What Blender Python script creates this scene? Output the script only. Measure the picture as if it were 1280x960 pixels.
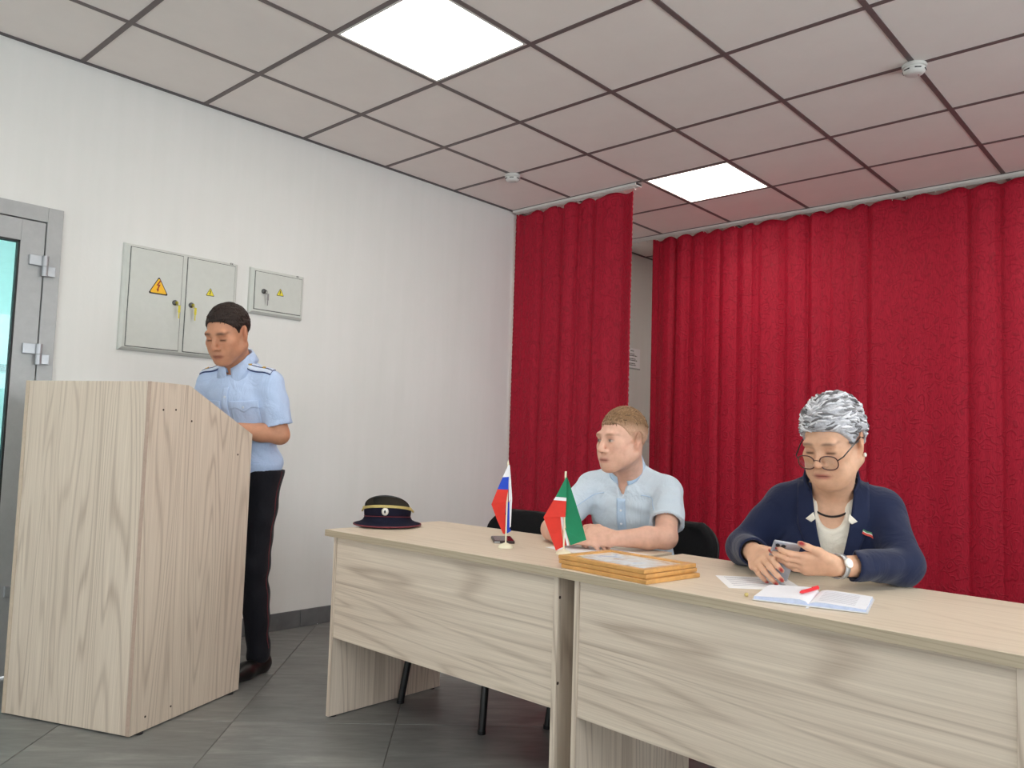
import bpy, bmesh, math, random
import numpy as np
from mathutils import Vector, Matrix

for o in list(bpy.data.objects):
    bpy.data.objects.remove(o, do_unlink=True)
scene = bpy.context.scene
COL = scene.collection
PI = math.pi
RND = random.Random(7)

# ------------------------------------------------------------------ camera
CAM_POS = (3.979, -1.273, 1.09)
CR, CU, CF = (0.738, 0.674, 0.032), (0.025, -0.074, 0.997), (-0.674, 0.735, 0.072)
cam_data = bpy.data.cameras.new('camera')
cam_data.sensor_fit = 'HORIZONTAL'
cam_data.sensor_width = 36.0
cam_data.lens = 994.37 / 1280 * 36.0
cam_data.clip_start = 0.05
cam = bpy.data.objects.new('camera', cam_data)
COL.objects.link(cam)
m3 = Matrix((CR, CU, tuple(-c for c in CF))).transposed().to_quaternion().to_matrix()
cam.matrix_world = Matrix.Translation(CAM_POS) @ m3.to_4x4()
scene.camera = cam

# ------------------------------------------------------------------ world, exposure
world = bpy.data.worlds.new('sky')
scene.world = world
world.use_nodes = True
wb = world.node_tree.nodes['Background']
wb.inputs[0].default_value = (0.93, 0.965, 1.0, 1)
wb.inputs[1].default_value = 5.2
vs = scene.view_settings
vs.view_transform = 'Standard'
vs.look = 'None'
vs.exposure = 0.68
vs.gamma = 1.0
vs.use_curve_mapping = False
PANEL_STRENGTH = 7.9

# daylight portals at the window openings of the right wall (behind / beside the photographer)
ROOM_X, ROOM_Y0, ROOM_Y1, ROOM_H = 6.2, -4.2, 6.6, 2.803
WINDOWS = [(-3.6, -1.9), (-1.2, 0.5), (1.2, 2.9)]
FILL_WINDOWS = [(.7, 1.6), (2.7, 3.9), (4.7, 5.9)]  # unseen back-wall windows, added as frontal fill light
for wy0, wy1 in WINDOWS:
    ld = bpy.data.lights.new('window_portal', 'AREA')
    ld.shape = 'RECTANGLE'
    ld.size, ld.size_y = wy1 - wy0, 1.5
    ld.cycles.is_portal = True
    lo = bpy.data.objects.new('window_portal', ld)
    COL.objects.link(lo)
    lo.location = (ROOM_X + 0.02, (wy0 + wy1) / 2, 1.65)
    lo.rotation_euler = (0, math.radians(90), 0)

for wx0, wx1 in FILL_WINDOWS:  # portals for the added fill windows behind the camera
    ld = bpy.data.lights.new('window_portal', 'AREA')
    ld.shape = 'RECTANGLE'
    ld.size, ld.size_y = wx1 - wx0, 1.5
    ld.cycles.is_portal = True
    lo = bpy.data.objects.new('window_portal', ld)
    COL.objects.link(lo)
    lo.location = ((wx0 + wx1) / 2, ROOM_Y0 - .02, 1.65)
    lo.rotation_euler = (math.radians(90), 0, 0)

# ------------------------------------------------------------------ helpers
def srgb(r, g, b):
    f = lambda c: (c / 255 / 12.92) if c / 255 <= 0.04045 else ((c / 255 + 0.055) / 1.055) ** 2.4
    return (f(r), f(g), f(b), 1.0)

class NT:
    """small node tree writer"""
    def __init__(s, name):
        s.m = bpy.data.materials.new(name)
        s.m.use_nodes = True
        s.t = s.m.node_tree
        s.b = s.t.nodes['Principled BSDF']
    def n(s, typ, **kw):
        nd = s.t.nodes.new(typ)
        for k, v in kw.items():
            if k.startswith('i_'):
                key = k[2:].replace('_', ' ')
                nd.inputs[key].default_value = v
            else:
                setattr(nd, k, v)
        return nd
    def l(s, a, b):
        s.t.links.new(a, b)
    def coord(s, scale=(1, 1, 1), loc=(0, 0, 0), kind='Object'):
        tc = s.n('ShaderNodeTexCoord')
        mp = s.n('ShaderNodeMapping')
        mp.inputs['Scale'].default_value = scale
        mp.inputs['Location'].default_value = loc
        s.l(tc.outputs[kind], mp.inputs[0])
        return mp.outputs[0]
    def noise(s, vec, scale, detail=3, rough=.5, dist=0.):
        nd = s.n('ShaderNodeTexNoise')
        nd.inputs['Scale'].default_value = scale
        nd.inputs['Detail'].default_value = detail
        nd.inputs['Roughness'].default_value = rough
        nd.inputs['Distortion'].default_value = dist
        s.l(vec, nd.inputs['Vector'])
        return nd.outputs[0]
    def math(s, op, a, b=None, c=None):
        nd = s.n('ShaderNodeMath', operation=op)
        for i, v in enumerate((a, b, c)):
            if v is None: continue
            if hasattr(v, 'is_output'): s.l(v, nd.inputs[i])
            else: nd.inputs[i].default_value = v
        return nd.outputs[0]
    def ramp(s, fac, stops):
        nd = s.n('ShaderNodeValToRGB')
        el = nd.color_ramp.elements
        while len(el) < len(stops): el.new(0.5)
        for e, (p, c) in zip(el, stops):
            e.position = p; e.color = c
        s.l(fac, nd.inputs[0])
        return nd.outputs[0]
    def mix(s, fac, a, b, mode='MIX'):
        nd = s.n('ShaderNodeMix', data_type='RGBA', blend_type=mode)
        for i, v in ((0, fac), (6, a), (7, b)):
            if hasattr(v, 'is_output'): s.l(v, nd.inputs[i])
            else: nd.inputs[i].default_value = v
        return nd.outputs[2]
    def bump(s, h, strength=.2, dist=.01):
        nd = s.n('ShaderNodeBump')
        nd.inputs['Strength'].default_value = strength
        nd.inputs['Distance'].default_value = dist
        s.l(h, nd.inputs['Height'])
        s.l(nd.outputs[0], s.b.inputs['Normal'])
    def color(s, v):
        if hasattr(v, 'is_output'): s.l(v, s.b.inputs['Base Color'])
        else: s.b.inputs['Base Color'].default_value = v
    def set(s, rough=None, metal=None, spec=None, emit=None, es=1, sheen=None, coat=None):
        b = s.b
        if rough is not None: b.inputs['Roughness'].default_value = rough
        if metal is not None: b.inputs['Metallic'].default_value = metal
        if spec is not None: b.inputs['Specular IOR Level'].default_value = spec
        if sheen is not None: b.inputs['Sheen Weight'].default_value = sheen
        if coat is not None: b.inputs['Coat Weight'].default_value = coat
        if emit is not None:
            b.inputs['Emission Color'].default_value = emit
            b.inputs['Emission Strength'].default_value = es
        return s

def plain(name, col, rough=.5, metal=0., var=.06, scale=30., bump=0., spec=.5, sheen=None, coat=None):
    """a procedural material of one colour with faint mottling"""
    t = NT(name)
    v = t.coord()
    nz = t.noise(v, scale, 4, .6)
    dark = tuple(c * (1 - var * 2) for c in col[:3]) + (1,)
    lite = tuple(min(1, c * (1 + var)) for c in col[:3]) + (1,)
    t.color(t.ramp(nz, [(.3, dark), (.7, lite)]))
    t.set(rough, metal, spec, sheen=sheen, coat=coat)
    if bump: t.bump(nz, bump, .004)
    return t.m

def wood(name, axis, light=(226, 212, 194), dark=(172, 154, 136), scale=1.0):
    """pale ash laminate; axis = direction of the grain in object coordinates"""
    t = NT(name)
    def st(along, across):
        return tuple(along if i == axis else across for i in range(3))
    n1 = t.noise(t.coord(st(.30, 5.0), (1.7, .4, 2.2)), 1.0, 2, .45, .5)
    rings = t.math('MULTIPLY_ADD', t.math('SINE', t.math('MULTIPLY', n1, 150.0)), .5, .5)
    rings = t.math('POWER', rings, 5.0)
    keep = t.noise(t.coord(st(.8, 7), (5, 4, 1)), 1.0, 2, .5)
    rings = t.math('MULTIPLY', rings, t.math('SMOOTH_MIN', t.math('MULTIPLY', keep, 1.2), 1.0, .1))
    fine = t.noise(t.coord(st(2.6, 260)), 1.0, 3, .7)
    med = t.noise(t.coord(st(1.2, 55), (3, 1, 2)), 1.0, 3, .65)
    f = t.math('MULTIPLY_ADD', rings, .34, t.math('MULTIPLY', fine, .55))
    f = t.math('ADD', f, t.math('MULTIPLY', med, .30))
    L, D = srgb(*light), srgb(*dark)
    t.color(t.ramp(f, [(.30, L), (.86, D)]))
    t.set(.48, spec=.4)
    t.bump(fine, .05, .002)
    return t.m

def link(o, parent=None):
    COL.objects.link(o)
    if parent is not None: o.parent = parent
    return o

def mesh_obj(name, me, mat, parent=None, loc=(0, 0, 0), rot=(0, 0, 0)):
    o = bpy.data.objects.new(name, me)
    if mat is not None and len(me.materials) == 0:
        for mm in (mat if isinstance(mat, (list, tuple)) else [mat]):
            me.materials.append(mm)
    link(o, parent)
    o.location = loc
    o.rotation_euler = rot
    return o

def tag(o, label=None, cat=None, group=None, kind=None):
    if label: o['label'] = label
    if cat: o['category'] = cat
    if group: o['group'] = group
    if kind: o['kind'] = kind
    return o

def thing(name, label, cat, loc=(0, 0, 0), rotz=0., group=None):
    o = bpy.data.objects.new(name, None)
    o.empty_display_size = .05
    link(o)
    o.location = loc
    o.rotation_euler = (0, 0, rotz)
    return tag(o, label, cat, group)

def bm_mesh(bm, name, smooth=False, angle=None):
    me = bpy.data.meshes.new(name)
    bmesh.ops.recalc_face_normals(bm, faces=bm.faces)
    bm.to_mesh(me); bm.free()
    if smooth:
        for p in me.polygons: p.use_smooth = True
        if angle is not None:
            me.set_sharp_from_angle(angle=math.radians(angle))
    return me

def add_box(bm, lo, hi, bevel=0., seg=1, mi=0):
    r = bmesh.ops.create_cube(bm, size=1.0)
    vs_ = r['verts']
    for v in vs_:
        for i in range(3):
            v.co[i] = lo[i] if v.co[i] < 0 else hi[i]
    fs = list({f for v in vs_ for f in v.link_faces})
    for f in fs: f.material_index = mi
    if bevel > 0:
        es = list({e for v in vs_ for e in v.link_edges})
        bmesh.ops.bevel(bm, geom=es, offset=bevel, segments=seg, affect='EDGES', profile=.5)
    return bm

def box(name, lo, hi, mat, parent=None, bevel=0., seg=1, loc=(0, 0, 0), rot=(0, 0, 0)):
    bm = bmesh.new()
    add_box(bm, lo, hi, bevel, seg)
    return mesh_obj(name, bm_mesh(bm, name, seg > 1, 40), mat, parent, loc, rot)

def add_tube(bm, pts, rad, seg=10, flat=1.0, caps=True):
    """tube through pts; rad scalar or list"""
    pts = [Vector(p) for p in pts]
    n = len(pts)
    rad = [rad] * n if not hasattr(rad, '__len__') else rad
    rings = []
    up = None
    for i, p in enumerate(pts):
        d = (pts[min(i + 1, n - 1)] - pts[max(i - 1, 0)]).normalized()
        if up is None:
            up = Vector((0, 0, 1)) if abs(d.z) < .9 else Vector((1, 0, 0))
        a = d.cross(up).normalized()
        b = a.cross(d).normalized()
        up = b
        rings.append([bm.verts.new(p + a * (math.cos(2 * PI * k / seg) * rad[i]) + b * (math.sin(2 * PI * k / seg) * rad[i] * flat)) for k in range(seg)])
    for i in range(n - 1):
        for k in range(seg):
            bm.faces.new((rings[i][k], rings[i][(k + 1) % seg], rings[i + 1][(k + 1) % seg], rings[i + 1][k]))
    if caps:
        bm.faces.new(rings[0][::-1]); bm.faces.new(rings[-1])
    return bm

def tube(name, pts, rad, mat, parent=None, seg=10, flat=1.0, loc=(0, 0, 0), rot=(0, 0, 0)):
    bm = bmesh.new()
    add_tube(bm, pts, rad, seg, flat)
    return mesh_obj(name, bm_mesh(bm, name, True, 50), mat, parent, loc, rot)

def add_lathe(bm, prof, seg=32, sx=1., sy=1.):
    """prof: list of (r, z)"""
    rings = []
    for r, z in prof:
        if r < 1e-6:
            rings.append([bm.verts.new((0, 0, z))])
        else:
            rings.append([bm.verts.new((r * sx * math.cos(2 * PI * k / seg), r * sy * math.sin(2 * PI * k / seg), z)) for k in range(seg)])
    for a, b in zip(rings[:-1], rings[1:]):
        for k in range(seg):
            k2 = (k + 1) % seg
            if len(a) == 1 and len(b) == 1: continue
            if len(a) == 1: bm.faces.new((a[0], b[k], b[k2]))
            elif len(b) == 1: bm.faces.new((a[k], a[k2], b[0]))
            else: bm.faces.new((a[k], a[k2], b[k2], b[k]))
    return bm

def lathe(name, prof, mat, parent=None, seg=32, sx=1., sy=1., loc=(0, 0, 0), rot=(0, 0, 0), angle=45):
    bm = bmesh.new()
    add_lathe(bm, prof, seg, sx, sy)
    return mesh_obj(name, bm_mesh(bm, name, True, angle), mat, parent, loc, rot)

def prism(name, poly, lo, hi, axis, mat, parent=None, bevel=0., loc=(0, 0, 0), rot=(0, 0, 0)):
    """extrude a 2-D polygon between lo and hi along axis"""
    bm = bmesh.new()
    add_prism(bm, poly, lo, hi, axis)
    if bevel: bmesh.ops.bevel(bm, geom=list(bm.edges), offset=bevel, segments=1, affect='EDGES')
    return mesh_obj(name, bm_mesh(bm, name), mat, parent, loc, rot)

def add_prism(bm, poly, lo, hi, axis):
    def P(a, b, c):
        return {0: (c, a, b), 1: (a, c, b), 2: (a, b, c)}[axis]
    A = [bm.verts.new(P(a, b, lo)) for a, b in poly]
    B = [bm.verts.new(P(a, b, hi)) for a, b in poly]
    n = len(poly)
    bm.faces.new(A[::-1]); bm.faces.new(B)
    for i in range(n):
        bm.faces.new((A[i], A[(i + 1) % n], B[(i + 1) % n], B[i]))
    return bm

def solid_grid(bm, P, thick, mi=None):
    """P: rows x cols of points; makes a sheet of the given thickness (closed)"""
    nr, nc = len(P), len(P[0])
    P = [[Vector(p) for p in r] for r in P]
    N = [[None] * nc for _ in range(nr)]
    for i in range(nr):
        for j in range(nc):
            du = P[i][min(j + 1, nc - 1)] - P[i][max(j - 1, 0)]
            dv = P[min(i + 1, nr - 1)][j] - P[max(i - 1, 0)][j]
            nn = du.cross(dv)
            N[i][j] = nn.normalized() if nn.length > 1e-12 else Vector((0, 0, 1))
    A = [[bm.verts.new(P[i][j] + N[i][j] * thick / 2) for j in range(nc)] for i in range(nr)]
    B = [[bm.verts.new(P[i][j] - N[i][j] * thick / 2) for j in range(nc)] for i in range(nr)]
    def F(v, m):
        f = bm.faces.new(v)
        if m: f.material_index = m
    for i in range(nr - 1):
        for j in range(nc - 1):
            m = mi(i, j) if mi else 0
            F((A[i][j], A[i][j + 1], A[i + 1][j + 1], A[i + 1][j]), m)
            F((B[i][j], B[i + 1][j], B[i + 1][j + 1], B[i][j + 1]), m)
    for j in range(nc - 1):
        F((A[0][j], B[0][j], B[0][j + 1], A[0][j + 1]), mi(0, j) if mi else 0)
        F((A[-1][j], A[-1][j + 1], B[-1][j + 1], B[-1][j]), mi(nr - 2, j) if mi else 0)
    for i in range(nr - 1):
        F((A[i][0], A[i + 1][0], B[i + 1][0], B[i][0]), mi(i, 0) if mi else 0)
        F((A[i][-1], B[i][-1], B[i + 1][-1], A[i + 1][-1]), mi(i, nc - 2) if mi else 0)

def sheet(name, P, thick, mat, parent=None, mi=None, angle=None, loc=(0, 0, 0)):
    bm = bmesh.new()
    solid_grid(bm, P, thick, mi)
    return mesh_obj(name, bm_mesh(bm, name, True, angle), mat, parent, loc)

def interp(x, xs, ys):
    return float(np.interp(x, xs, ys))

def text_mesh(name, body, size, mat, parent, loc, rot, align='CENTER', depth=.0006):
    cu = bpy.data.curves.new(name, 'FONT')
    cu.body = body; cu.size = size; cu.align_x = align; cu.align_y = 'CENTER'
    cu.extrude = depth; cu.space_line = .95
    tmp = bpy.data.objects.new(name + '_tmp', cu)
    COL.objects.link(tmp)
    dg = bpy.context.evaluated_depsgraph_get()
    me = bpy.data.meshes.new_from_object(tmp.evaluated_get(dg))
    bpy.data.objects.remove(tmp, do_unlink=True)
    me.materials.clear()
    return mesh_obj(name, me, mat, parent, loc, rot)

# ------------------------------------------------------------------ materials
def mat_plaster():
    t = NT('white_plaster')
    v = t.coord()
    a = t.noise(v, 3.0, 4, .6)
    vv = t.coord((9, 9, .7))
    b = t.noise(vv, 1.5, 4, .6)
    f = t.math('ADD', t.math('MULTIPLY', a, .4), t.math('MULTIPLY', b, .6))
    t.color(t.ramp(f, [(.3, srgb(225, 226, 222)), (.7, srgb(231, 231, 228))]))
    t.set(.75, spec=.25)
    t.bump(t.noise(v, 60, 4, .7), .12, .004)
    return t.m
M_PLASTER = mat_plaster()

def mat_tile_floor():
    t = NT('grey_stone_floor_tile')
    v = t.coord((3, 14, 10))
    a = t.noise(v, 1.0, 6, .68, .5)
    g = t.coord((1, 1, 1))
    b = t.noise(g, 2.2, 4, .6)
    oi = t.n('ShaderNodeObjectInfo')
    f = t.math('ADD', t.math('MULTIPLY', a, .65), t.math('ADD', t.math('MULTIPLY', b, .3), t.math('MULTIPLY', oi.outputs['Random'], .09)))
    t.color(t.ramp(f, [(.32, srgb(92, 93, 92)), (.55, srgb(124, 125, 123)), (.78, srgb(160, 160, 156))]))
    t.set(.42, spec=.45)
    t.bump(a, .1, .002)
    return t.m
M_FTILE = mat_tile_floor()
M_GROUT = plain('pale_grout', srgb(120, 119, 114), .8, var=.1, scale=40)
M_CTILE = plain('ceiling_board', srgb(247, 241, 236), .8, var=.010, scale=6, spec=.2)
M_CGRID = plain('dark_grid_profile', srgb(112, 101, 100), .5, var=.05)
M_WHITEPL = plain('white_plastic', srgb(226, 226, 222), .4, var=.02)
M_ALU = plain('grey_painted_aluminium', srgb(168, 169, 169), .4, .15, var=.03)
M_ALUL = plain('silver_hinge_metal', srgb(174, 177, 181), .35, .5, var=.03)
M_GASKET = plain('black_rubber', srgb(30, 30, 32), .6)
M_PLINTH = plain('plinth_tile', srgb(104, 106, 107), .45, var=.12, scale=12)

def mat_led():
    t = NT('led_diffuser')
    t.color((.9, .9, .9, 1))
    v = t.coord()
    nz = t.noise(v, 3, 1)
    c = t.ramp(nz, [(0, (1.0, .945, .85, 1)), (1, (1.0, .955, .865, 1))])
    t.l(c, t.b.inputs['Emission Color'])
    t.b.inputs['Emission Strength'].default_value = PANEL_STRENGTH
    return t.m
M_LED = mat_led()

def mat_tint_glass(name, tint, gloss=.08):
    t = NT(name)
    tr = t.n('ShaderNodeBsdfTransparent')
    v = t.coord()
    tr_c = t.ramp(t.noise(v, 2, 1), [(0, tint), (1, tuple(min(1, c * 1.03) for c in tint[:3]) + (1,))])
    t.l(tr_c, tr.inputs[0])
    gl = t.n('ShaderNodeBsdfGlossy')
    gl.inputs['Roughness'].default_value = .02
    fr = t.n('ShaderNodeFresnel')
    fr.inputs[0].default_value = 1.45
    mx = t.n('ShaderNodeMixShader')
    t.l(fr.outputs[0], mx.inputs[0]); t.l(tr.outputs[0], mx.inputs[1]); t.l(gl.outputs[0], mx.inputs[2])
    t.l(mx.outputs[0], t.t.nodes['Material Output'].inputs[0])
    t.t.nodes.remove(t.b)
    return t.m
M_DOORGLASS = mat_tint_glass('cyan_tinted_glass', (.66, .95, 1.0, 1))
M_CLEAR = mat_tint_glass('clear_glass', (.96, .98, .98, 1))

# ------------------------------------------------------------------ the setting
def wall_with_holes(name, axis, pos, thick, u0, u1, z1, holes, mat, kind='structure'):
    """wall perpendicular to axis; holes: (u0,u1,z0,z1)"""
    us = sorted({u0, u1, *[h[0] for h in holes], *[h[1] for h in holes]})
    bm = bmesh.new()
    for a, b in zip(us[:-1], us[1:]):
        mid = (a + b) / 2
        zs = [(0, z1)]
        for h in holes:
            if h[0] <= mid <= h[1]:
                zs = [(0, h[2]), (h[3], z1)]
        for z0, zz in zs:
            if zz - z0 < 1e-4: continue
            lo, hi = [0, 0, z0], [0, 0, zz]
            o = 1 - axis
            lo[axis], hi[axis] = min(pos, pos + thick), max(pos, pos + thick)
            lo[o], hi[o] = a, b
            add_box(bm, lo, hi)
    bmesh.ops.remove_doubles(bm, verts=bm.verts, dist=1e-5)
    return tag(mesh_obj(name, bm_mesh(bm, name), mat), kind=kind)

DOOR_Y0, DOOR_Y1, DOOR_TOP = -1.05, -0.034, 2.077
wall_with_holes('wall_left', 0, 0.0, -0.15, ROOM_Y0, ROOM_Y1, ROOM_H + .1, [(DOOR_Y0, DOOR_Y1, 0, DOOR_TOP)], M_PLASTER)
wall_with_holes('wall_far', 1, ROOM_Y1, 0.15, -.15, ROOM_X + .15, ROOM_H + .1, [], M_PLASTER)
wall_with_holes('wall_back', 1, ROOM_Y0, -0.15, -.15, ROOM_X + .15, ROOM_H + .1, [(a, b, .9, 2.4) for a, b in FILL_WINDOWS], M_PLASTER)
wall_with_holes('wall_right', 0, ROOM_X, 0.15, ROOM_Y0, ROOM_Y1, ROOM_H + .1, [(a, b, .9, 2.4) for a, b in WINDOWS], M_PLASTER)
for i, (a, b, bk) in enumerate([(a, b, 0) for a, b in WINDOWS] + [(a, b, 1) for a, b in FILL_WINDOWS]):  # right-wall windows first, then the added back-wall fill windows
    w = tag(bpy.data.objects.new('window_%d' % (i + 1), None), kind='structure')
    link(w); w.location = (ROOM_X + .08, (a + b) / 2, .9) if not bk else ((a + b) / 2, ROOM_Y0 - .08, .9)
    w.rotation_euler = (0, 0, -PI / 2 if bk else 0)
    hw = (b - a) / 2
    bm = bmesh.new()
    for lo, hi in [((-.03, -hw, 0), (.03, -hw + .06, 1.5)), ((-.03, hw - .06, 0), (.03, hw, 1.5)), ((-.03, -hw, 0), (.03, hw, .06)), ((-.03, -hw, 1.44), (.03, hw, 1.5)), ((-.03, -.04, .06), (.03, .04, 1.44))]:
        add_box(bm, lo, hi)
    mesh_obj('window_frame', bm_mesh(bm, 'window_frame'), M_WHITEPL, w)
    for s in (-1, 1):
        box('window_pane', (-.003, min(s * .04, s * (hw - .06)), .06), (.003, max(s * .04, s * (hw - .06)), 1.44), M_CLEAR, w)

# floor: a bed of grout with stone tiles laid on the diagonal
floor = tag(box('floor', (0, ROOM_Y0, -.08), (ROOM_X, ROOM_Y1, -.003), M_GROUT), kind='structure')
def clip_poly(poly, axis, val, keep_gt):
    out = []
    for i in range(len(poly)):
        a, b = poly[i], poly[(i + 1) % len(poly)]
        ia = (a[axis] >= val) == keep_gt or abs(a[axis] - val) < 1e-9
        ib = (b[axis] >= val) == keep_gt or abs(b[axis] - val) < 1e-9
        if ia: out.append(a)
        if ia != ib:
            t = (val - a[axis]) / (b[axis] - a[axis])
            out.append((a[0] + (b[0] - a[0]) * t, a[1] + (b[1] - a[1]) * t))
    return out
TS = .61
g2 = .0016
r2 = math.sqrt(.5)
tile_me = None
for i in range(-9, 18):
    for j in range(-14, 14):
        s0, t0 = 1.034 + i * TS, .03 + j * TS
        cs, ct = s0 + TS / 2, t0 + TS / 2
        cx, cy = (cs - ct) * r2, (cs + ct) * r2
        h = (TS / 2 - g2)
        loc = [(-h, -h), (h, -h), (h, h), (-h, h)]
        wp = [(cx + (a - b) * r2, cy + (a + b) * r2) for a, b in loc]
        full = all(0 < x < ROOM_X and ROOM_Y0 < y < ROOM_Y1 for x, y in wp)
        if not full:
            for ax, val, gt in ((0, .001, True), (0, ROOM_X - .001, False), (1, ROOM_Y0 + .001, True), (1, ROOM_Y1 - .001, False)):
                wp = clip_poly(wp, ax, val, gt)
                if len(wp) < 3: break
            if len(wp) < 3: continue
            lp = [(((x - cx) + (y - cy)) * r2, (-(x - cx) + (y - cy)) * r2) for x, y in wp]
            bm = bmesh.new(); add_prism(bm, lp, -.004, 0, 2)
            me = bm_mesh(bm, 'floor_tile'); me.materials.append(M_FTILE)
        else:
            if tile_me is None:
                bm = bmesh.new(); add_box(bm, (-h, -h, -.004), (h, h, 0), .0012)
                tile_me = bm_mesh(bm, 'floor_tile'); tile_me.materials.append(M_FTILE)
            me = tile_me
        mesh_obj('floor_tile', me, None, floor, (cx, cy, 0), (0, 0, PI / 4))

# plinth tiles along the left wall
bb = tag(bpy.data.objects.new('baseboard_left', None), kind='structure'); link(bb)
y = DOOR_Y1 + .001
edges = [y]
k = 1.337 - .6 * 2
while k < ROOM_Y1 - .01:
    if k > y + .05: edges.append(k)
    k += .6
edges.append(ROOM_Y1 - .01)
for a, b in zip(edges[:-1], edges[1:]):
    box('plinth_tile', (0.0, a + .0015, 0.0005), (.011, b - .0015, .095), M_PLINTH, bb, .0012)
bl = tag(bpy.data.objects.new('baseboard_far', None), kind='structure'); link(bl)
k = .02
while k < ROOM_X - .1:
    box('plinth_tile', (k, ROOM_Y1 - .011, .0005), (min(k + .597, ROOM_X - .02), ROOM_Y1, .095), M_PLINTH, bl, .0012)
    k += .6

# suspended ceiling: slab above, one board per cell, dark T profiles between
ceiling = tag(box('ceiling', (0, ROOM_Y0, ROOM_H + .06), (ROOM_X, ROOM_Y1, ROOM_H + .1), M_WHITEPL), kind='structure')
X0 = .557
gx = [0.0] + [X0 + .6 * i for i in range(10)]
gx = [v for v in gx if v < ROOM_X - .1] + [ROOM_X]
gy = [.6 * i for i in range(-6, 11)]
gy = [ROOM_Y0] + [v for v in gy if ROOM_Y0 + .1 < v < ROOM_Y1 - .1] + [ROOM_Y1]
LIGHT_CELLS = {(2, round(v, 2)) for v in (-1.8, .6, 3.0, 5.4)} | {(6, round(v, 2)) for v in (-1.8, .6, 3.0, 5.4)}
panel_cells = []
tm = {}
HB = .0115
for i in range(len(gx) - 1):
    for j in range(len(gy) - 1):
        x0, x1, y0, y1 = gx[i], gx[i + 1], gy[j], gy[j + 1]
        if (i, round(y0, 2)) in LIGHT_CELLS:
            panel_cells.append((x0, x1, y0, y1)); continue
        w, d = round(x1 - x0 - .002, 4), round(y1 - y0 - .002, 4)
        if (w, d) not in tm:
            bm = bmesh.new(); add_box(bm, (-w / 2, -d / 2, .0022), (w / 2, d / 2, .014))
            me = bm_mesh(bm, 'ceiling_tile'); me.materials.append(M_CTILE); tm[(w, d)] = me
        mesh_obj('ceiling_tile', tm[(w, d)], None, ceiling, ((x0 + x1) / 2, (y0 + y1) / 2, ROOM_H))
for v in gx[1:-1]:
    box('grid_runner', (v - HB, ROOM_Y0 + .02, ROOM_H - .0015), (v + HB, ROOM_Y1 - .02, ROOM_H + .0018), M_CGRID, ceiling)
ct_me = {}
for v in gy[1:-1]:
    for x0, x1 in zip(gx[:-1], gx[1:]):
        a, b = x0 + (HB if x0 > 0 else .02), x1 - (HB if x1 < ROOM_X else .02)
        key = round(b - a, 4)
        if key not in ct_me:
            bm = bmesh.new(); add_box(bm, (-key / 2, -HB, -.0013), (key / 2, HB, .0018))
            ct_me[key] = bm_mesh(bm, 'grid_cross_tee'); ct_me[key].materials.append(M_CGRID)
        mesh_obj('grid_cross_tee', ct_me[key], None, ceiling, ((a + b) / 2, v, ROOM_H))
M_WANGLE = plain('dark_wall_angle', srgb(92, 88, 88), .5)
for nm, lo, hi in [('wall_angle', (0.0005, ROOM_Y0, ROOM_H - .004), (.02, ROOM_Y1, ROOM_H + .002)), ('wall_angle', (ROOM_X - .02, ROOM_Y0, ROOM_H - .004), (ROOM_X - .0005, ROOM_Y1, ROOM_H + .002)), ('wall_angle', (.02, ROOM_Y1 - .02, ROOM_H - .004), (ROOM_X - .02, ROOM_Y1 - .0005, ROOM_H + .002)), ('wall_angle', (.02, ROOM_Y0 + .0005, ROOM_H - .004), (ROOM_X - .02, ROOM_Y0 + .02, ROOM_H + .002))]:
    box(nm, lo, hi, M_WANGLE, ceiling)

# LED panels set into the grid
LABS = {(2, -1.8): 'square white LED ceiling panel, lit, beside the door in front of the lectern',
        (2, 5.4): 'square white LED ceiling panel, lit, hidden behind the wide red curtain near the white wall',
        (6, -1.8): 'square white LED ceiling panel, lit, between the added back windows and side windows',
        (6, .6): 'square white LED ceiling panel, lit, past the end of the desk row',
        (6, 3.0): 'square white LED ceiling panel, lit, in front of the far end of the wide curtain',
        (6, 5.4): 'square white LED ceiling panel, lit, behind the wide curtain by the window wall',
        (2, .6): 'square white LED ceiling panel, lit, in open ceiling away from curtains',
        (2, 3.0): 'square white LED ceiling panel, lit, beside end of short red curtain'}
for (x0, x1, y0, y1) in panel_cells:
    i = min(range(len(gx)), key=lambda q: abs(gx[q] - x0))
    lab = LABS[(i, round(y0, 2))]
    t = thing('ceiling_light', lab, 'ceiling light', ((x0 + x1) / 2, (y0 + y1) / 2, ROOM_H - .001), 0, 'LED ceiling panels')
    w, d = (x1 - x0) / 2 - HB, (y1 - y0) / 2 - HB
    bm = bmesh.new()
    for lo, hi in [((-w, -d, -.001), (w, -d + .012, .014)), ((-w, d - .012, -.001), (w, d, .014)), ((-w, -d + .012, -.001), (-w + .012, d - .012, .014)), ((w - .012, -d + .012, -.001), (w, d - .012, .014))]:
        add_box(bm, lo, hi)
    mesh_obj('frame', bm_mesh(bm, 'frame'), M_WHITEPL, t)
    box('diffuser', (-w + .0125, -d + .0125, .002), (w - .0125, d - .0125, .008), M_LED, t)

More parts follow.
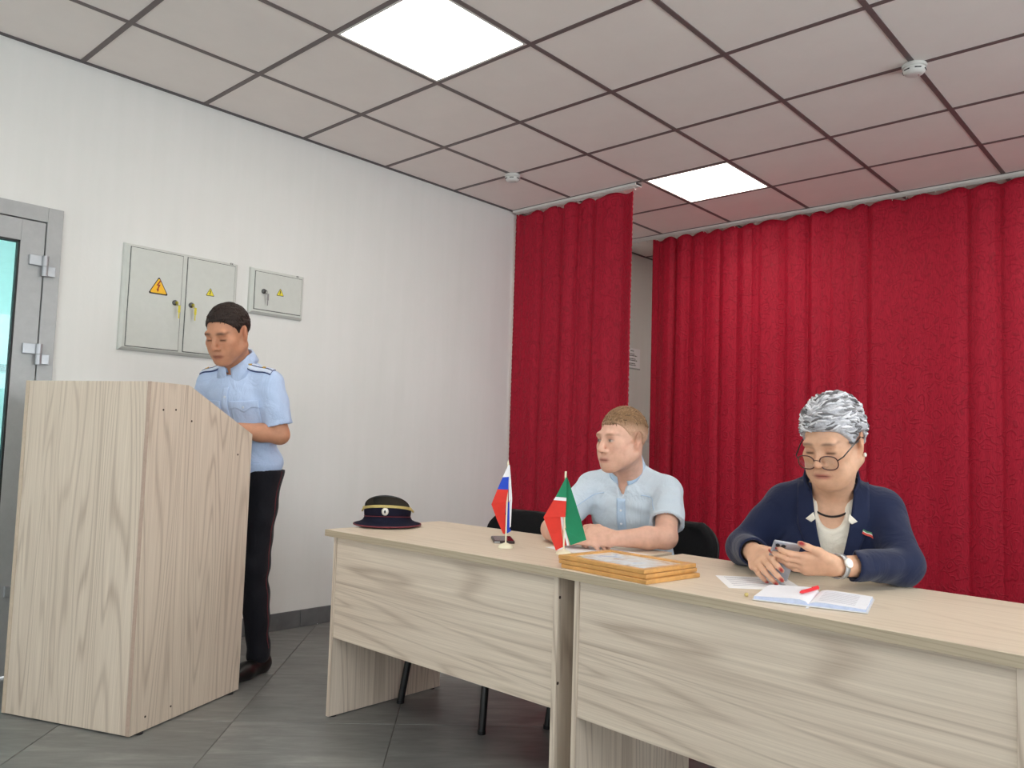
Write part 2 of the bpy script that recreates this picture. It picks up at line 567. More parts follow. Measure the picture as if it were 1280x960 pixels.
# door in the left wall (aluminium, glazed) and the bright corridor behind it
dr = tag(bpy.data.objects.new('door_1', None), kind='structure'); link(dr); dr.location = (0, DOOR_Y1, 0)
FW = .064
dw = DOOR_Y1 - DOOR_Y0
bm = bmesh.new()
for lo, hi in [((-.10, -FW, 0), (.022, 0, DOOR_TOP)), ((-.10, -dw, 0), (.022, -dw + FW, DOOR_TOP)), ((-.10, -dw + FW, DOOR_TOP - FW - .004), (.022, -FW, DOOR_TOP))]:
    add_box(bm, lo, hi, .0015)
mesh_obj('door_frame', bm_mesh(bm, 'door_frame'), M_ALU, dr)
leaf_y1, leaf_y0 = -FW - .004, -dw + FW + .004
ST = .096
lt = DOOR_TOP - FW - .008
bm = bmesh.new()
for lo, hi in [((-.045, leaf_y1 - ST, .01), (.016, leaf_y1, lt)), ((-.045, leaf_y0, .01), (.016, leaf_y0 + ST, lt)), ((-.045, leaf_y0 + ST, lt - ST), (.016, leaf_y1 - ST, lt)), ((-.045, leaf_y0 + ST, .01), (.016, leaf_y1 - ST, .26))]:
    add_box(bm, lo, hi, .0012)
mesh_obj('door_leaf', bm_mesh(bm, 'door_leaf'), M_ALU, dr)
bm = bmesh.new()
gy0, gy1, gz0, gz1 = leaf_y0 + ST, leaf_y1 - ST, .26, lt - ST
for lo, hi in [((-.02, gy1 - .008, gz0), (.014, gy1, gz1)), ((-.02, gy0, gz0), (.014, gy0 + .008, gz1)), ((-.02, gy0, gz1 - .008), (.014, gy1, gz1)), ((-.02, gy0, gz0), (.014, gy1, gz0 + .008))]:
    add_box(bm, lo, hi)
mesh_obj('glazing_gasket', bm_mesh(bm, 'glazing_gasket'), M_GASKET, dr)
box('glass_pane', (-.006, gy0 + .002, gz0 + .002), (.0, gy1 - .002, gz1 - .002), M_DOORGLASS, dr)
for zc in (1.808, 1.411, .35):
    h = bpy.data.objects.new('hinge', None); link(h, dr); h.location = (.022, -FW - .002, zc)
    box('hinge_plate', (-.006, -.062, -.002), (.010, -.010, .044), M_ALUL, h, .002)
    box('hinge_plate', (-.0, .010, -.046), (.016, .044, 0.0), M_ALUL, h, .002)
    lathe('hinge_knuckle', [(0, -.048), (.0135, -.048), (.0135, -.003), (0, -.003)], M_ALUL, h, 16, loc=(.014, 0, 0))
    lathe('hinge_knuckle', [(0, -.001), (.0135, -.001), (.0135, .044), (0, .044)], M_ALUL, h, 16, loc=(.014, 0, 0))
# corridor beyond the door
M_LED2 = M_LED.copy(); M_LED2.name = 'corridor_daylight_led'  # stronger LED copy, stands in for the corridor's daylight
for nd in M_LED2.node_tree.nodes:
    if nd.type == 'BSDF_PRINCIPLED': nd.inputs['Emission Strength'].default_value = 17
M_CORR = plain('corridor_paint', srgb(232, 236, 236), .7, var=.02)
cy0, cy1, cx0 = -2.6, .9, -2.2
tag(box('floor_corridor', (cx0, cy0, -.08), (-.15, cy1, -.002), M_FTILE), kind='structure')
tag(box('ceiling_corridor', (cx0, cy0, 2.6), (-.15, cy1, 2.68), M_CORR), kind='structure')
tag(box('wall_corridor_far', (cx0 - .1, cy0, 0), (cx0, cy1, 2.6), M_CORR), kind='structure')
tag(box('wall_corridor_end', (cx0, cy1, 0), (-.15, cy1 + .1, 2.6), M_CORR), kind='structure')
tag(box('wall_corridor_start', (cx0, cy0 - .1, 0), (-.15, cy0, 2.6), M_CORR), kind='structure')
tag(box('trim_1', (cx0, cy0, 1.46), (cx0 + .02, cy1, 1.5), M_ALU), kind='structure')
for yy in (-1.5, -.3):  # unseen panels added to brighten the corridor behind the door glass
    t = thing('corridor_fill_light', 'added white LED panel standing in for daylight on corridor ceiling, %s' % ('straight behind the glazed door' if yy < -1 else 'past the hinge side of the glazed door'), 'ceiling light', (-1.2, yy, 2.6), 0, 'added corridor LED panels')
    box('frame', (-.3, -.3, -.012), (.3, .3, 0), M_WHITEPL, t)
    box('diffuser', (-.28, -.28, -.015), (.28, .28, -.0125), M_LED2, t)
# ------------------------------------------------------------------ curtains
def mat_curtain():
    t = NT('red_jacquard')
    v = t.coord((1, 1, 1))
    wob = t.n('ShaderNodeTexNoise'); wob.inputs['Scale'].default_value = 9; wob.inputs['Detail'].default_value = 2
    t.l(v, wob.inputs['Vector'])
    vm = t.n('ShaderNodeVectorMath', operation='MULTIPLY_ADD')
    vm.inputs[1].default_value = (.10, .10, .10)
    t.l(wob.outputs['Color'], vm.inputs[0]); t.l(v, vm.inputs[2])
    vo = t.n('ShaderNodeTexVoronoi'); vo.inputs['Scale'].default_value = 13.0
    t.l(vm.outputs[0], vo.inputs['Vector'])
    rings = t.math('MULTIPLY_ADD', t.math('SINE', t.math('MULTIPLY', vo.outputs['Distance'], 24.0)), .5, .5)
    mask = t.noise(v, 16, 3, .7)
    rel = t.math('MULTIPLY', t.math('POWER', rings, 4.0), t.math('GREATER_THAN', mask, .47))
    thread = t.noise(t.coord((260, 260, 30)), 1.0, 2, .5)
    base = t.ramp(thread, [(.3, srgb(156, 19, 43)), (.7, srgb(188, 31, 56))])
    col = t.mix(t.math('MULTIPLY', rel, .42), base, srgb(126, 10, 30))
    t.color(col)
    t.l(t.math('MULTIPLY_ADD', rel, -.12, .60), t.b.inputs['Roughness'])
    t.set(spec=.22, sheen=.06)
    t.b.inputs['Sheen Roughness'].default_value = .45
    t.b.inputs['Sheen Tint'].default_value = srgb(230, 60, 75)
    t.bump(t.math('ADD', rel, t.math('MULTIPLY', thread, .25)), .55, .004)
    return t.m
M_CURT = mat_curtain()
M_HOOK = plain('white_hook_plastic', srgb(222, 220, 215), .4)

def curtain(name, label, x0, x1, yc, ztop, zbot, folds, seed, amp=.04, scallop=False, group='red curtains', lean=None):
    rng = random.Random(seed)
    root = thing(name, label, 'curtain', ((x0 + x1) / 2, yc, zbot), 0, group)
    L = x1 - x0
    nfold = len(folds)
    nc = max(60, int(L / .0085))
    nr = 70 if not scallop else 190
    P = []
    ph = [rng.uniform(-.35, .35) for _ in range(40)]
    for i in range(nr + 1):
        tz = i / nr
        z = ztop - (ztop - zbot) * tz - zbot
        row = []
        for j in range(nc + 1):
            u = j / nc
            x = u * L
            # fold phase, unevenly spaced
            q = interp(u, [k / (nfold - 1) for k in range(nfold)], folds)
            a = amp * (.55 + .45 * math.sin(q * .37 + seed) ** 2) * (1.0 - .25 * tz)
            drift = .35 * math.sin(tz * 2.2 + q * .6 + seed)
            yv = a * (.62 + .38 * math.sin(q * 1.9 + 2.0 * tz + seed)) * math.sin(2 * PI * q + drift) + .16 * a * math.sin(3.4 * PI * q + 1.3 * tz) + .10 * a * math.sin(7.3 * PI * q + 2.1 * tz)
            xx = x - L / 2 + .008 * math.sin(2 * PI * q * 1.0 + 1.3 + drift) * (0 if j in (0, nc) else 1)
            zz = z
            if i == 0: zz += .012 * math.cos(2 * PI * q)
            if scallop and j in (0, nc):
                s = .006 * abs(math.sin(PI * z / .034))
                xx += -s if j == 0 else s
            if lean: xx += lean(u, tz)
            row.append((xx, yv, zz))
        P.append(row)
    sheet('fabric', P, .0015, M_CURT, root)
    return root

def foldlist(n, total, seed):
    rng = random.Random(seed)
    w = [rng.uniform(.55, 1.5) for _ in range(n)]
    s = sum(w); acc = 0; out = [0]
    for v in w:
        acc += v / s * total; out.append(acc)
    return out
RAIL_Z = ROOM_H - .004
def rail(name, label, x0, x1, yc):
    r = thing(name, label, 'curtain rail', ((x0 + x1) / 2, yc, RAIL_Z - .016), 0, 'ceiling curtain rails')
    h = (x1 - x0) / 2
    bm = bmesh.new()
    add_box(bm, (-h, -.032, .004), (h, .032, .0165), .001)
    for s in (-.022, 0, .022):
        add_box(bm, (-h, s - .004, 0), (h, s + .004, .005))
    mesh_obj('track', bm_mesh(bm, 'track'), M_WHITEPL, r)
    for s in (-1, 1):
        box('end_cap', (min(s * h, s * (h - .006)), -.034, -.001), (max(s * h, s * (h - .006)), .034, .016), M_HOOK, r)
    n = int((x1 - x0) / .085)
    hm = None
    for k in range(n):
        xx = -h + .03 + k * (2 * h - .06) / max(1, n - 1)
        if hm is None:
            bm = bmesh.new(); add_tube(bm, [(0, 0, .004), (0, 0, -.012), (0, .004, -.018), (0, .009, -.015)], .0018, 6)
            hm = bm_mesh(bm, 'hook', True); hm.materials.append(M_HOOK)
        mesh_obj('hook', hm, None, r, (xx, 0, 0))
    return r
rail('curtain_rail', 'short white curtain rail on ceiling meeting the white wall', .022, 1.11, 3.02)
rail('curtain_rail', 'long white curtain rail on ceiling above the wide red curtain', .022, 4.6, 4.22)
curtain('curtain', 'narrow red patterned curtain hanging against the white wall, with scalloped edges', .035, 1.075, 3.02, RAIL_Z - .036, .03, foldlist(7, 5.6, 3), 3, .026, True)
curtain('curtain', 'very wide red patterned curtain behind the seated people', .46, 4.6, 4.22, RAIL_Z - .036, .03, foldlist(26, 24, 5), 11, .020)

# smoke detectors
def detector(x, y, label):
    t = thing('smoke_detector', label, 'smoke detector', (x, y, ROOM_H - .0015), .6, 'ceiling smoke detectors')
    lathe('base', [(0, 0), (.049, 0), (.051, -.004), (.051, -.014), (.046, -.016), (0, -.016)], M_WHITEPL, t, 36)
    lathe('cover', [(0, -.0165), (.044, -.0165), (.046, -.022), (.045, -.032), (.036, -.042), (.026, -.046), (0, -.046)], M_WHITEPL, t, 36, angle=60)
    dm = plain('detector_slot_black', srgb(40, 40, 42), .6)
    for k in range(6):
        a = k * PI / 3
        box('vent_slot', (-.013, .0435, -.031), (.013, .0468, -.0265), dm, t, rot=(0, 0, a))
    lathe('indicator', [(0, -.047), (.003, -.0465), (.003, -.0455), (0, -.0455)], plain('indicator_red', srgb(170, 30, 30), .3), t, 10, loc=(.018, 0, 0))
detector(2.957, 2.40, 'white round smoke detector on ceiling grid crossing, far from white wall')
detector(.557, 2.40, 'white round smoke detector on ceiling beside short red curtain')

# ------------------------------------------------------------------ electrical boxes
M_BOX = plain('light_grey_enamel', srgb(206, 209, 203), .42, var=.015, spec=.4)
M_SEAM = plain('dark_seam', srgb(70, 72, 70), .7)
M_YEL = plain('sticker_yellow', srgb(246, 190, 30), .5, var=.02)
M_YEL2 = plain('sticker_lemon', srgb(238, 222, 60), .5, var=.02)
M_BLK = plain('sticker_black', srgb(35, 28, 24), .5)
M_BOLT = plain('sticker_red_bolt', srgb(150, 40, 20), .5)
M_LOCK = plain('lock_steel', srgb(88, 88, 88), .3, .8)
M_BRASS = plain('brass_key', srgb(214, 200, 70), .35, .6)
M_STEELKEY = plain('steel_key', srgb(150, 150, 150), .3, .8)

def tri_sticker(par, y, zc, w, ymat, bmat, x):
    """warning triangle, y centre, zc centre height, w width"""
    st = bpy.data.objects.new('warning_sticker', None); link(st, par); st.location = (x, y, zc)
    def tri(name, s, x0, mat):
        h = s * .9
        pts = [(-s / 2, -h * .45), (s / 2, -h * .45), (0, h * .55)]
        out = []
        for i in range(3):
            p, a, b = Vector(pts[i]), Vector(pts[i - 1]), Vector(pts[(i + 1) % 3])
            out += [tuple(p + (a - p).normalized() * s * .07), tuple(p + (b - p).normalized() * s * .07)]
        prism(name, out, x0, x0 + .0006, 0, mat, st)
    tri('border', w, 0, M_BLK)
    tri('field', w * .84, .0007, ymat)
    s = w / .1
    bolt = [(.004, .030), (-.012, .003), (-.002, .004), (-.007, -.014), (-.011, -.012), (-.004, -.028), (.003, -.014), (-.002, -.016), (.008, .010), (-.002, .009), (.011, .029)]
    prism('bolt_symbol', [(a * s, b * s) for a, b in bolt], .0014, .002, 0, bmat, st)

def lock(par, y, z, x, kmat):
    lk = bpy.data.objects.new('lock', None); link(lk, par); lk.location = (x, y, z)
    lathe('cylinder', [(0, 0), (.0135, 0), (.0135, .006), (.008, .010), (0, .010)], M_LOCK, lk, 20, rot=(0, PI / 2, 0))
    box('key', (.010, -.0015, -.005), (.030, .0015, .005), kmat, lk, .0005)
    lathe('key_ring', [(.009, -.001), (.011, -.001), (.011, .001), (.009, .001), (.009, -.001)], kmat, lk, 16, rot=(PI / 2, 0, 0), loc=(.030, 0, -.008))
    box('spare_key', (.026, .006, -.050), (.029, .018, -.014), kmat, lk, .001)
    box('key_blade', (.027, .009, -.080), (.0285, .014, -.050), kmat, lk)

def ebox(label, y0, y1, z0, z1, doors, depth=.028):
    t = thing('electrical_box', label, 'electrical box', (0, (y0 + y1) / 2, z0), 0, 'wall electrical boxes')
    h = (y1 - y0) / 2; H = z1 - z0
    # flanged frame with a bevelled lip
    bm = bmesh.new()
    outer = [(-h, 0), (h, 0), (h, H), (-h, H)]
    b = .014
    def ringv(ins, x): return [bm.verts.new((x, p[0] + (ins if p[0] < 0 else -ins), p[1] + (ins if p[1] < H / 2 else -ins))) for p in outer]
    A, B, Cc = ringv(0, 0.0005), ringv(0.003, depth * .55), ringv(b, depth)
    for R1, R2 in ((A, B), (B, Cc)):
        for k in range(4): bm.faces.new((R1[k], R1[(k + 1) % 4], R2[(k + 1) % 4], R2[k]))
    bm.faces.new(Cc)
    bm.faces.new(A[::-1])
    mesh_obj('body', bm_mesh(bm, 'body'), M_BOX, t)
    return t, h, H, depth
t, h, H, dp = ebox('large light grey two-door electrical box with yellow warning triangles on white wall', .242, .836, 1.470, 1.993, 2)
yc = (.242 + .836) / 2
for (a, b_) in ((.268, .530), (.551, .814)):
    d = bpy.data.objects.new('door', None); link(d, t); d.location = (dp, (a + b_) / 2 - yc, 0)
    hw = (b_ - a) / 2
    box('door_gap', (.0001, -hw, .018), (.0012, hw, H - .017), M_SEAM, d)
    box('door_panel', (.0008, -hw + .003, .021), (.006, hw - .003, H - .020), M_BOX, d, .0015)
tri_sticker(t, .411 - yc, 1.800 - 1.470, .100, M_YEL, M_BOLT, dp + .0062)
tri_sticker(t, .679 - yc, 1.813 - 1.470, .048, M_YEL2, M_BLK, dp + .0062)
lock(t, .497 - yc, 1.731 - 1.47, dp + .006, M_BRASS)
lock(t, .581 - yc, 1.731 - 1.47, dp + .006, M_BRASS)
text_mesh('maker_mark', 'IEK', .014, M_BLK, t, (dp + .0004, .792 - yc, H - .0085), (PI / 2, 0, PI / 2))
t, h, H, dp = ebox('small light grey single-door electrical box with one yellow warning triangle', .909, 1.245, 1.740, 1.996, 1)
yc = (.909 + 1.245) / 2
d = bpy.data.objects.new('door', None); link(d, t); d.location = (dp, 0, 0)
hw = .147
box('door_gap', (.0001, -hw, .024), (.0012, hw, H - .02), M_SEAM, d)
box('door_panel', (.0008, -hw + .003, .027), (.006, hw - .003, H - .023), M_BOX, d, .0015)
tri_sticker(t, 1.086 - yc, 1.877 - 1.740, .048, M_YEL2, M_BLK, dp + .0062)
lock(t, .984 - yc, 1.868 - 1.740, dp + .006, M_STEELKEY)
text_mesh('maker_mark', 'IEK', .012, M_BLK, t, (dp + .0004, 1.195 - yc, H - .010), (PI / 2, 0, PI / 2))

# notice on the wall seen between the curtains
M_PAPER = plain('white_paper', srgb(244, 244, 246), .7, var=.01)
M_INK = plain('black_ink', srgb(40, 40, 44), .7)
t = thing('wall_notice', 'white printed paper notice on wall seen between the two curtains', 'notice', (.0, 4.63, 1.775), 0)
box('paper_sheet', (.0008, -.125, 0), (.0022, .125, .175), M_PAPER, t)
box('shelf_edge', (.0005, -.125, -.012), (.006, .125, -.001), M_ALU, t)
for k, (wd, z) in enumerate(((.05, .150), (.075, .122), (.15, .108), (.11, .080), (.16, .066), (.10, .038), (.12, .024))):
    # rows of print, too small in the photograph to read
    n = max(2, int(wd / .022)); rr = random.Random(k); x = -wd / 2
    bm = bmesh.new()
    while x < wd / 2:
        w_ = rr.uniform(.008, .022); add_box(bm, (.0023, x, z - .0035), (.0026, min(x + w_, wd / 2), z + .0035)); x += w_ + .004
    mesh_obj('print_line', bm_mesh(bm, 'print_line'), M_INK, t)

# ------------------------------------------------------------------ lectern
W_X, W_Y, W_Z = wood('ash_grain_x', 0), wood('ash_grain_y', 1), wood('ash_grain_z', 2)
W_TOP = wood('ash_top_grain_x', 0, (222, 208, 188), (200, 184, 163))
M_EDGE = plain('ash_edge_band', srgb(204, 186, 164), .5, var=.05, scale=60)
M_EDGE2 = plain('pinkish_edge_band', srgb(186, 162, 146), .5, var=.05, scale=60)
M_SCREW = plain('screw_hole', srgb(70, 56, 44), .5, .3)
LA = Vector((1.056, -.028, 0))
ex = Vector((.564, .244, 0)).normalized()      # along the front, towards the camera side
ang = math.atan2(ex.y, ex.x)
LW, LD = .612, .595
lec = thing('lectern', 'tall pale ash-grain lectern with sloping side panel in front of standing officer', 'lectern', LA, ang)
# local: x along the front (front right corner at 0, left corner at -LW), y towards the speaker
TB = .017
box('front_panel', (-LW + TB + .0005, 0.0, .006), (-TB - .0005, TB, 1.266), W_Z, lec, .0008)
prof = [(0, .006), (LD, .006), (LD, 1.084), (.205, 1.262), (.19, 1.266), (0, 1.266)]
for nm, a, b in (('side_panel', -TB, 0), ('side_panel', -LW, -LW + TB)):
    prism(nm, prof, a, b, 0, W_Z, lec)
box('edge_band', (-TB, -.0009, .006), (0, -.0001, 1.266), M_EDGE2, lec)
box('edge_band', (-LW, -.0009, .006), (-LW + TB, -.0001, 1.266), M_EDGE, lec)
# reading board between the sides
sl = math.atan2(1.262 - 1.084, LD - .205)
bm = bmesh.new()
add_box(bm, (-LW + TB + .001, 0, -TB), (-TB - .001, .43, 0))
mesh_obj('reading_board', bm_mesh(bm, 'reading_board'), W_X, lec, (0, .18, 1.222), (-sl, 0, 0))
box('top_rail', (-LW + TB + .001, TB + .0005, 1.20), (-TB - .001, .17, 1.217), W_X, lec)
box('shelf', (-LW + TB + .001, TB + .0005, .70), (-TB - .001, LD - .06, .717), W_X, lec)
for (yy, zz) in ((.066, 1.165), (.13, 1.168), (.218, 1.128), (.505, .997), (.071, .054), (.198, .053)):
    lathe('screw_cap', [(0, .0), (.0042, .0), (.0042, .0006), (0, .0008)], M_SCREW, lec, 10, loc=(.0002, yy, zz), rot=(0, PI / 2, 0))
for xx in (-.05, -LW + .05):
    for yy in (.05, LD - .05):
        lathe('glide_foot', [(0, 0), (.018, 0), (.018, .006), (0, .006)], M_GASKET, lec, 14, loc=(xx + (.041 if xx > -.3 else -.041), yy, 0))

# ------------------------------------------------------------------ desks
DZ = .72
def desk(name, label, x, y, rot):
    t = thing(name, label, 'desk', (x, y, 0), rot, 'ash-grain desks set end to end')
    L, Dp, th = 1.199, .615, .026
    box('tabletop', (.0005, 0, DZ - th), (L, Dp, DZ), W_TOP, t, .0015)
    box('edge_band', (.0005, -.0012, DZ - th + .001), (L, -.0001, DZ - .001), wood('ash_edge_x', 0, (190, 176, 152), (160, 146, 124)), t)
    for a in (.030, L - .030 - .018):
        s = box('side_panel', (a, .022, .004), (a + .018, Dp - .012, DZ - th), W_Z, t, .0008)
        for yy in (.05, Dp - .05):
            lathe('glide_foot', [(0, 0), (.012, 0), (.012, .004), (0, .004)], M_GASKET, s, 12, loc=(a + .009, yy, 0))
        ox = a + .018 if a > .5 else a
        for zz in (.38, .63):
            lathe('screw_cap', [(0, -.0006), (.005, -.0006), (.005, .0006), (0, .0008)], M_SCREW, s, 10, loc=(ox, .031, zz), rot=(0, PI / 2, 0))
    box('modesty_panel', (.0485, .026, .305), (L - .0485, .042, DZ - th - .0005), W_X, t, .0006)
    return t
desk('desk', 'pale ash-grain desk with cap and tricolour flag on it', 1.30, .583, 0.0)
desk('desk', 'pale ash-grain desk with open notebook and framed certificates on it', 2.502, .580, math.radians(-3.6))

# ------------------------------------------------------------------ chairs
M_FAB = plain('black_fabric', srgb(26, 26, 28), .85, var=.15, scale=200, bump=.2, spec=.2)
M_TUBE = plain('black_painted_tube', srgb(22, 22, 24), .35, spec=.5)
M_PLBLK = plain('black_plastic_shell', srgb(20, 20, 22), .45)
def chair(label, x, y, rot):
    t = thing('office_chair', label, 'chair', (x, y, 0), rot, 'black padded visitor chairs')
    # faces -y; seat centre at origin
    w = .245
    # seat cushion
    P = []
    for i in range(13):
        v = i / 12; row = []
        for j in range(15):
            u = j / 14 * 2 - 1
            yy = -.215 + .43 * v
            ww = .225 - .018 * v
            cr = 1 - max(0, abs(u) - .75) * .5
            edge = (1 - abs(u) ** 6) * (1 - abs(2 * v - 1) ** 8)
            yyv = yy
            row.append((u * ww, yyv, .432 + .028 * edge - .02 * max(0, .12 - v) / .12))
        P.append(row)
    sheet('seat', P, .05, M_FAB, t)
    # backrest: curved pad with rounded corners
    def pad(th, off, grow, mat, nm):
        P = []
        for i in range(15):
            v = i / 14; row = []
            z = .525 + (.775 + grow - .525) * v - grow * .5
            for j in range(19):
                u = j / 18 * 2 - 1
                k = abs(2 * v - 1)
                half = .222 + grow
                if v > .5:
                    hh = ((v - .5) * 2) ** 3.2
                    half *= (1 - .34 * hh)
                else:
                    half *= (1 - .10 * ((.5 - v) * 2) ** 4)
                xx = u * half
                yy = .245 + .055 * v + off - .045 * (abs(u) ** 2)
                row.append((xx, yy, z))
            P.append(row)
        sheet(nm, P, th, mat, t)
    pad(.034, 0, 0, M_FAB, 'backrest')
    pad(.008, .024, .008, M_PLBLK, 'back_shell')
    for s in (-1, 1):
        tube('leg', [(s * .235, -.235, 0.004), (s * .215, -.195, .28), (s * .2, -.17, .405)], .0148, M_TUBE, t, 12, 1.0)
        tube('leg', [(s * .235, .255, 0.004), (s * .215, .20, .22), (s * .2, .15, .405)], .0148, M_TUBE, t, 12, 1.0)
        tube('seat_rail', [(s * .2, -.19, .397), (s * .2, .19, .397)], .011, M_TUBE, t, 10)
        tube('back_post', [(s * .13, .16, .397), (s * .13, .235, .41), (s * .13, .268, .47), (s * .13, .283, .60)], .011, M_TUBE, t, 10)
        for yy in (-.235, .255):
            lathe('glide_foot', [(0, 0), (.016, 0), (.016, .014), (0, .014)], M_PLBLK, t, 12, loc=(s * .235, yy, 0))
    tube('cross_bar', [(-.2, -.17, .397), (.2, -.17, .397)], .010, M_TUBE, t, 8)
    tube('cross_bar', [(-.2, .16, .397), (.2, .16, .397)], .010, M_TUBE, t, 8)
    return t
chair('empty black padded chair behind the desk with the cap', 1.63, 1.16, 0)
chair('black padded chair under the man in pale blue shirt', 2.215, 1.40, .06)
chair('black padded chair under the grey-haired woman', 3.0, 1.43, math.radians(21))

# ------------------------------------------------------------------ peaked cap, lying crown down
M_NAVY = plain('navy_wool', srgb(24, 25, 44), .85, var=.12, scale=150, bump=.15, spec=.2)
M_NAVYB = plain('navy_band', srgb(22, 20, 40), .8, var=.12, scale=150, bump=.1, spec=.2)
M_PIPE = plain('maroon_piping', srgb(108, 34, 44), .6)
M_VISOR = plain('black_lacquer', srgb(14, 15, 14), .22, spec=.6)
M_GOLD = plain('gold_cord', srgb(214, 196, 130), .45, .35, bump=.3, scale=300)
M_SILV = plain('silver_badge', srgb(225, 222, 215), .3, .35)
def cap(x, y, rot):
    t = thing('peaked_cap', 'dark navy police peaked cap lying upside down on the desk', 'cap', (x, y, DZ), rot)
    # local -y is the front (visor); everything already inverted: crown at z=0
    def ring(nm, prof, mat, n=56, tilt=.0):
        bm = bmesh.new(); R = []
        for r, z, off in prof:
            R.append([bm.verts.new((r * math.cos(2 * PI * k / n), r * 1.02 * math.sin(2 * PI * k / n) + off, z)) for k in range(n)])
        for a, b in zip(R[:-1], R[1:]):
            for k in range(n): bm.faces.new((a[k], a[(k + 1) % n], b[(k + 1) % n], b[k]))
        bm.faces.new(R[0][::-1]); bm.faces.new(R[-1])
        return mesh_obj(nm, bm_mesh(bm, nm, True, 50), mat, t)
    ring('crown', [(.112, .0015, 0), (.130, .004, 0), (.1385, .009, 0), (.136, .013, 0), (.118, .018, -.002), (.103, .026, -.004), (.096, .038, -.004), (.0945, .046, -.004)], M_NAVY)
    def root_z(a): return .068 + .020 * math.cos(a + PI / 2)
    P = []
    for v in np.linspace(0, 1, 5):
        P.append([((.0945 + .002 * v) * math.cos(a), (.0945 + .002 * v) * 1.02 * math.sin(a) - .004, .0455 + (root_z(a) + .004 - .0455) * v) for a in np.linspace(0, 2 * PI, 57)])
    sheet('band', P, .004, M_NAVYB, t)
    bm = bmesh.new()
    add_tube(bm, [(.1385 * math.cos(a), .1385 * 1.02 * math.sin(a), .0095) for a in np.linspace(0, 2 * PI, 61)], .003, 8)
    mesh_obj('piping', bm_mesh(bm, 'piping', True), M_PIPE, t)
    bm = bmesh.new()
    add_tube(bm, [(.0965 * math.cos(a), .0965 * 1.02 * math.sin(a) - .004, .040 + .008 * math.cos(a + PI / 2)) for a in np.linspace(0, 2 * PI, 61)], .0016, 8)
    mesh_obj('piping', bm_mesh(bm, 'piping', True), M_PIPE, t)
    # visor standing up from the front of the band
    P = []
    for i in range(9):
        v = i / 8; row = []
        for j in range(37):
            q = math.radians(-78 + 156 * j / 36)
            a = -PI / 2 + q
            c = max(0., math.cos(q * 90 / 78))
            ext = .050 * c ** .75 * v
            r = .0945 + ext * .22
            row.append((r * math.cos(a), r * 1.02 * math.sin(a) - .004, root_z(a) + .001 + ext * .92))
        P.append(row)
    sheet('visor', P, .003, M_VISOR, t)
    # twisted cord over the visor root
    bm = bmesh.new()
    for dz in (-.001, .0045):
        add_tube(bm, [(.0995 * math.cos(a), .0995 * 1.02 * math.sin(a) - .004, root_z(a) + dz) for a in np.linspace(-PI / 2 - 1.42, -PI / 2 + 1.42, 41)], .0031, 8)
    mesh_obj('chin_cord', bm_mesh(bm, 'chin_cord', True), M_GOLD, t)
    for s in (-1, 1):
        a = -PI / 2 + s * 1.22
        lathe('cord_button', [(0, .007), (.005, .006), (.0075, .002), (.0075, 0), (0, 0)], M_GOLD, t, 16, loc=(.099 * math.cos(a), .099 * math.sin(a) - .004, root_z(a) + .002), rot=(PI / 2, 0, a + PI / 2))
        a = -PI / 2 + s * 1.42
        bm = bmesh.new(); add_tube(bm, [((.1 + q * .03) * math.cos(a + s * q), (.1 + q * .03) * math.sin(a + s * q) - .004, root_z(a) - .05 * q) for q in (0, .06, .12, .2)], .0042, 8)
        mesh_obj('cord_knot', bm_mesh(bm, 'cord_knot', True), M_GOLD, t)
    bd = lathe('cockade', [(0, .006), (.009, .0055), (.014, .003), (.0155, 0), (0, 0)], M_SILV, t, 24, sx=.92, sy=1.08, loc=(0, -.0975 * 1.02 - .004, .0685), rot=(PI / 2, 0, 0))
    lathe('cockade_center', [(0, .0075), (.004, .007), (.0058, .0055), (0, .0055)], plain('cockade_dark', srgb(60, 62, 66), .4), bd, 18, sx=.8, sy=1.2)
    return t
cap(1.335, .865, math.radians(45))

# ------------------------------------------------------------------ table flags
M_FW = plain('flag_white', srgb(240, 240, 244), .7, var=.03)
M_FB = plain('flag_blue', srgb(28, 72, 200), .7, var=.04)
M_FR = plain('flag_red', srgb(222, 52, 38), .7, var=.04)
M_FG = plain('flag_green', srgb(16, 134, 92), .7, var=.04)
M_IVORY = plain('ivory_plastic', srgb(240, 234, 205), .4, var=.02)
def flag_base(t, h, tip=True):
    lathe('base', [(0, 0), (.026, 0), (.0265, .003), (.023, .008), (.016, .0125), (.008, .016), (.004, .0175), (0, .0178)], M_IVORY, t, 28)
    lathe('pole', [(0, .0165), (.0027, .0165), (.0027, h - .02), (0, h - .02)], M_IVORY, t, 10)
    if tip:
        lathe('finial', [(0, h - .021), (.0034, h - .020), (.0038, h - .014), (.002, h - .006), (0, h)], M_IVORY, t, 10)
def patch(name, quads, mats, parent, mats_i, n=6):
    """quads: list of four 3-D corners (tl, tr, br, bl); cloth with soft belly, one material each"""
    bm = bmesh.new()
    for q, mi in zip(quads, mats_i):
        q = [Vector(c) for c in q]
        P = []
        for i in range(n + 1):
            v = i / n; row = []
            for j in range(n + 1):
                u = j / n
                p = q[0] * (1 - u) * (1 - v) + q[1] * u * (1 - v) + q[2] * u * v + q[3] * (1 - u) * v
                row.append(p)
            P.append(row)
        solid_grid(bm, P, .0009, lambda i, j, m=mi: m)
    return mesh_obj(name, bm_mesh(bm, name, True, 60), mats, parent)
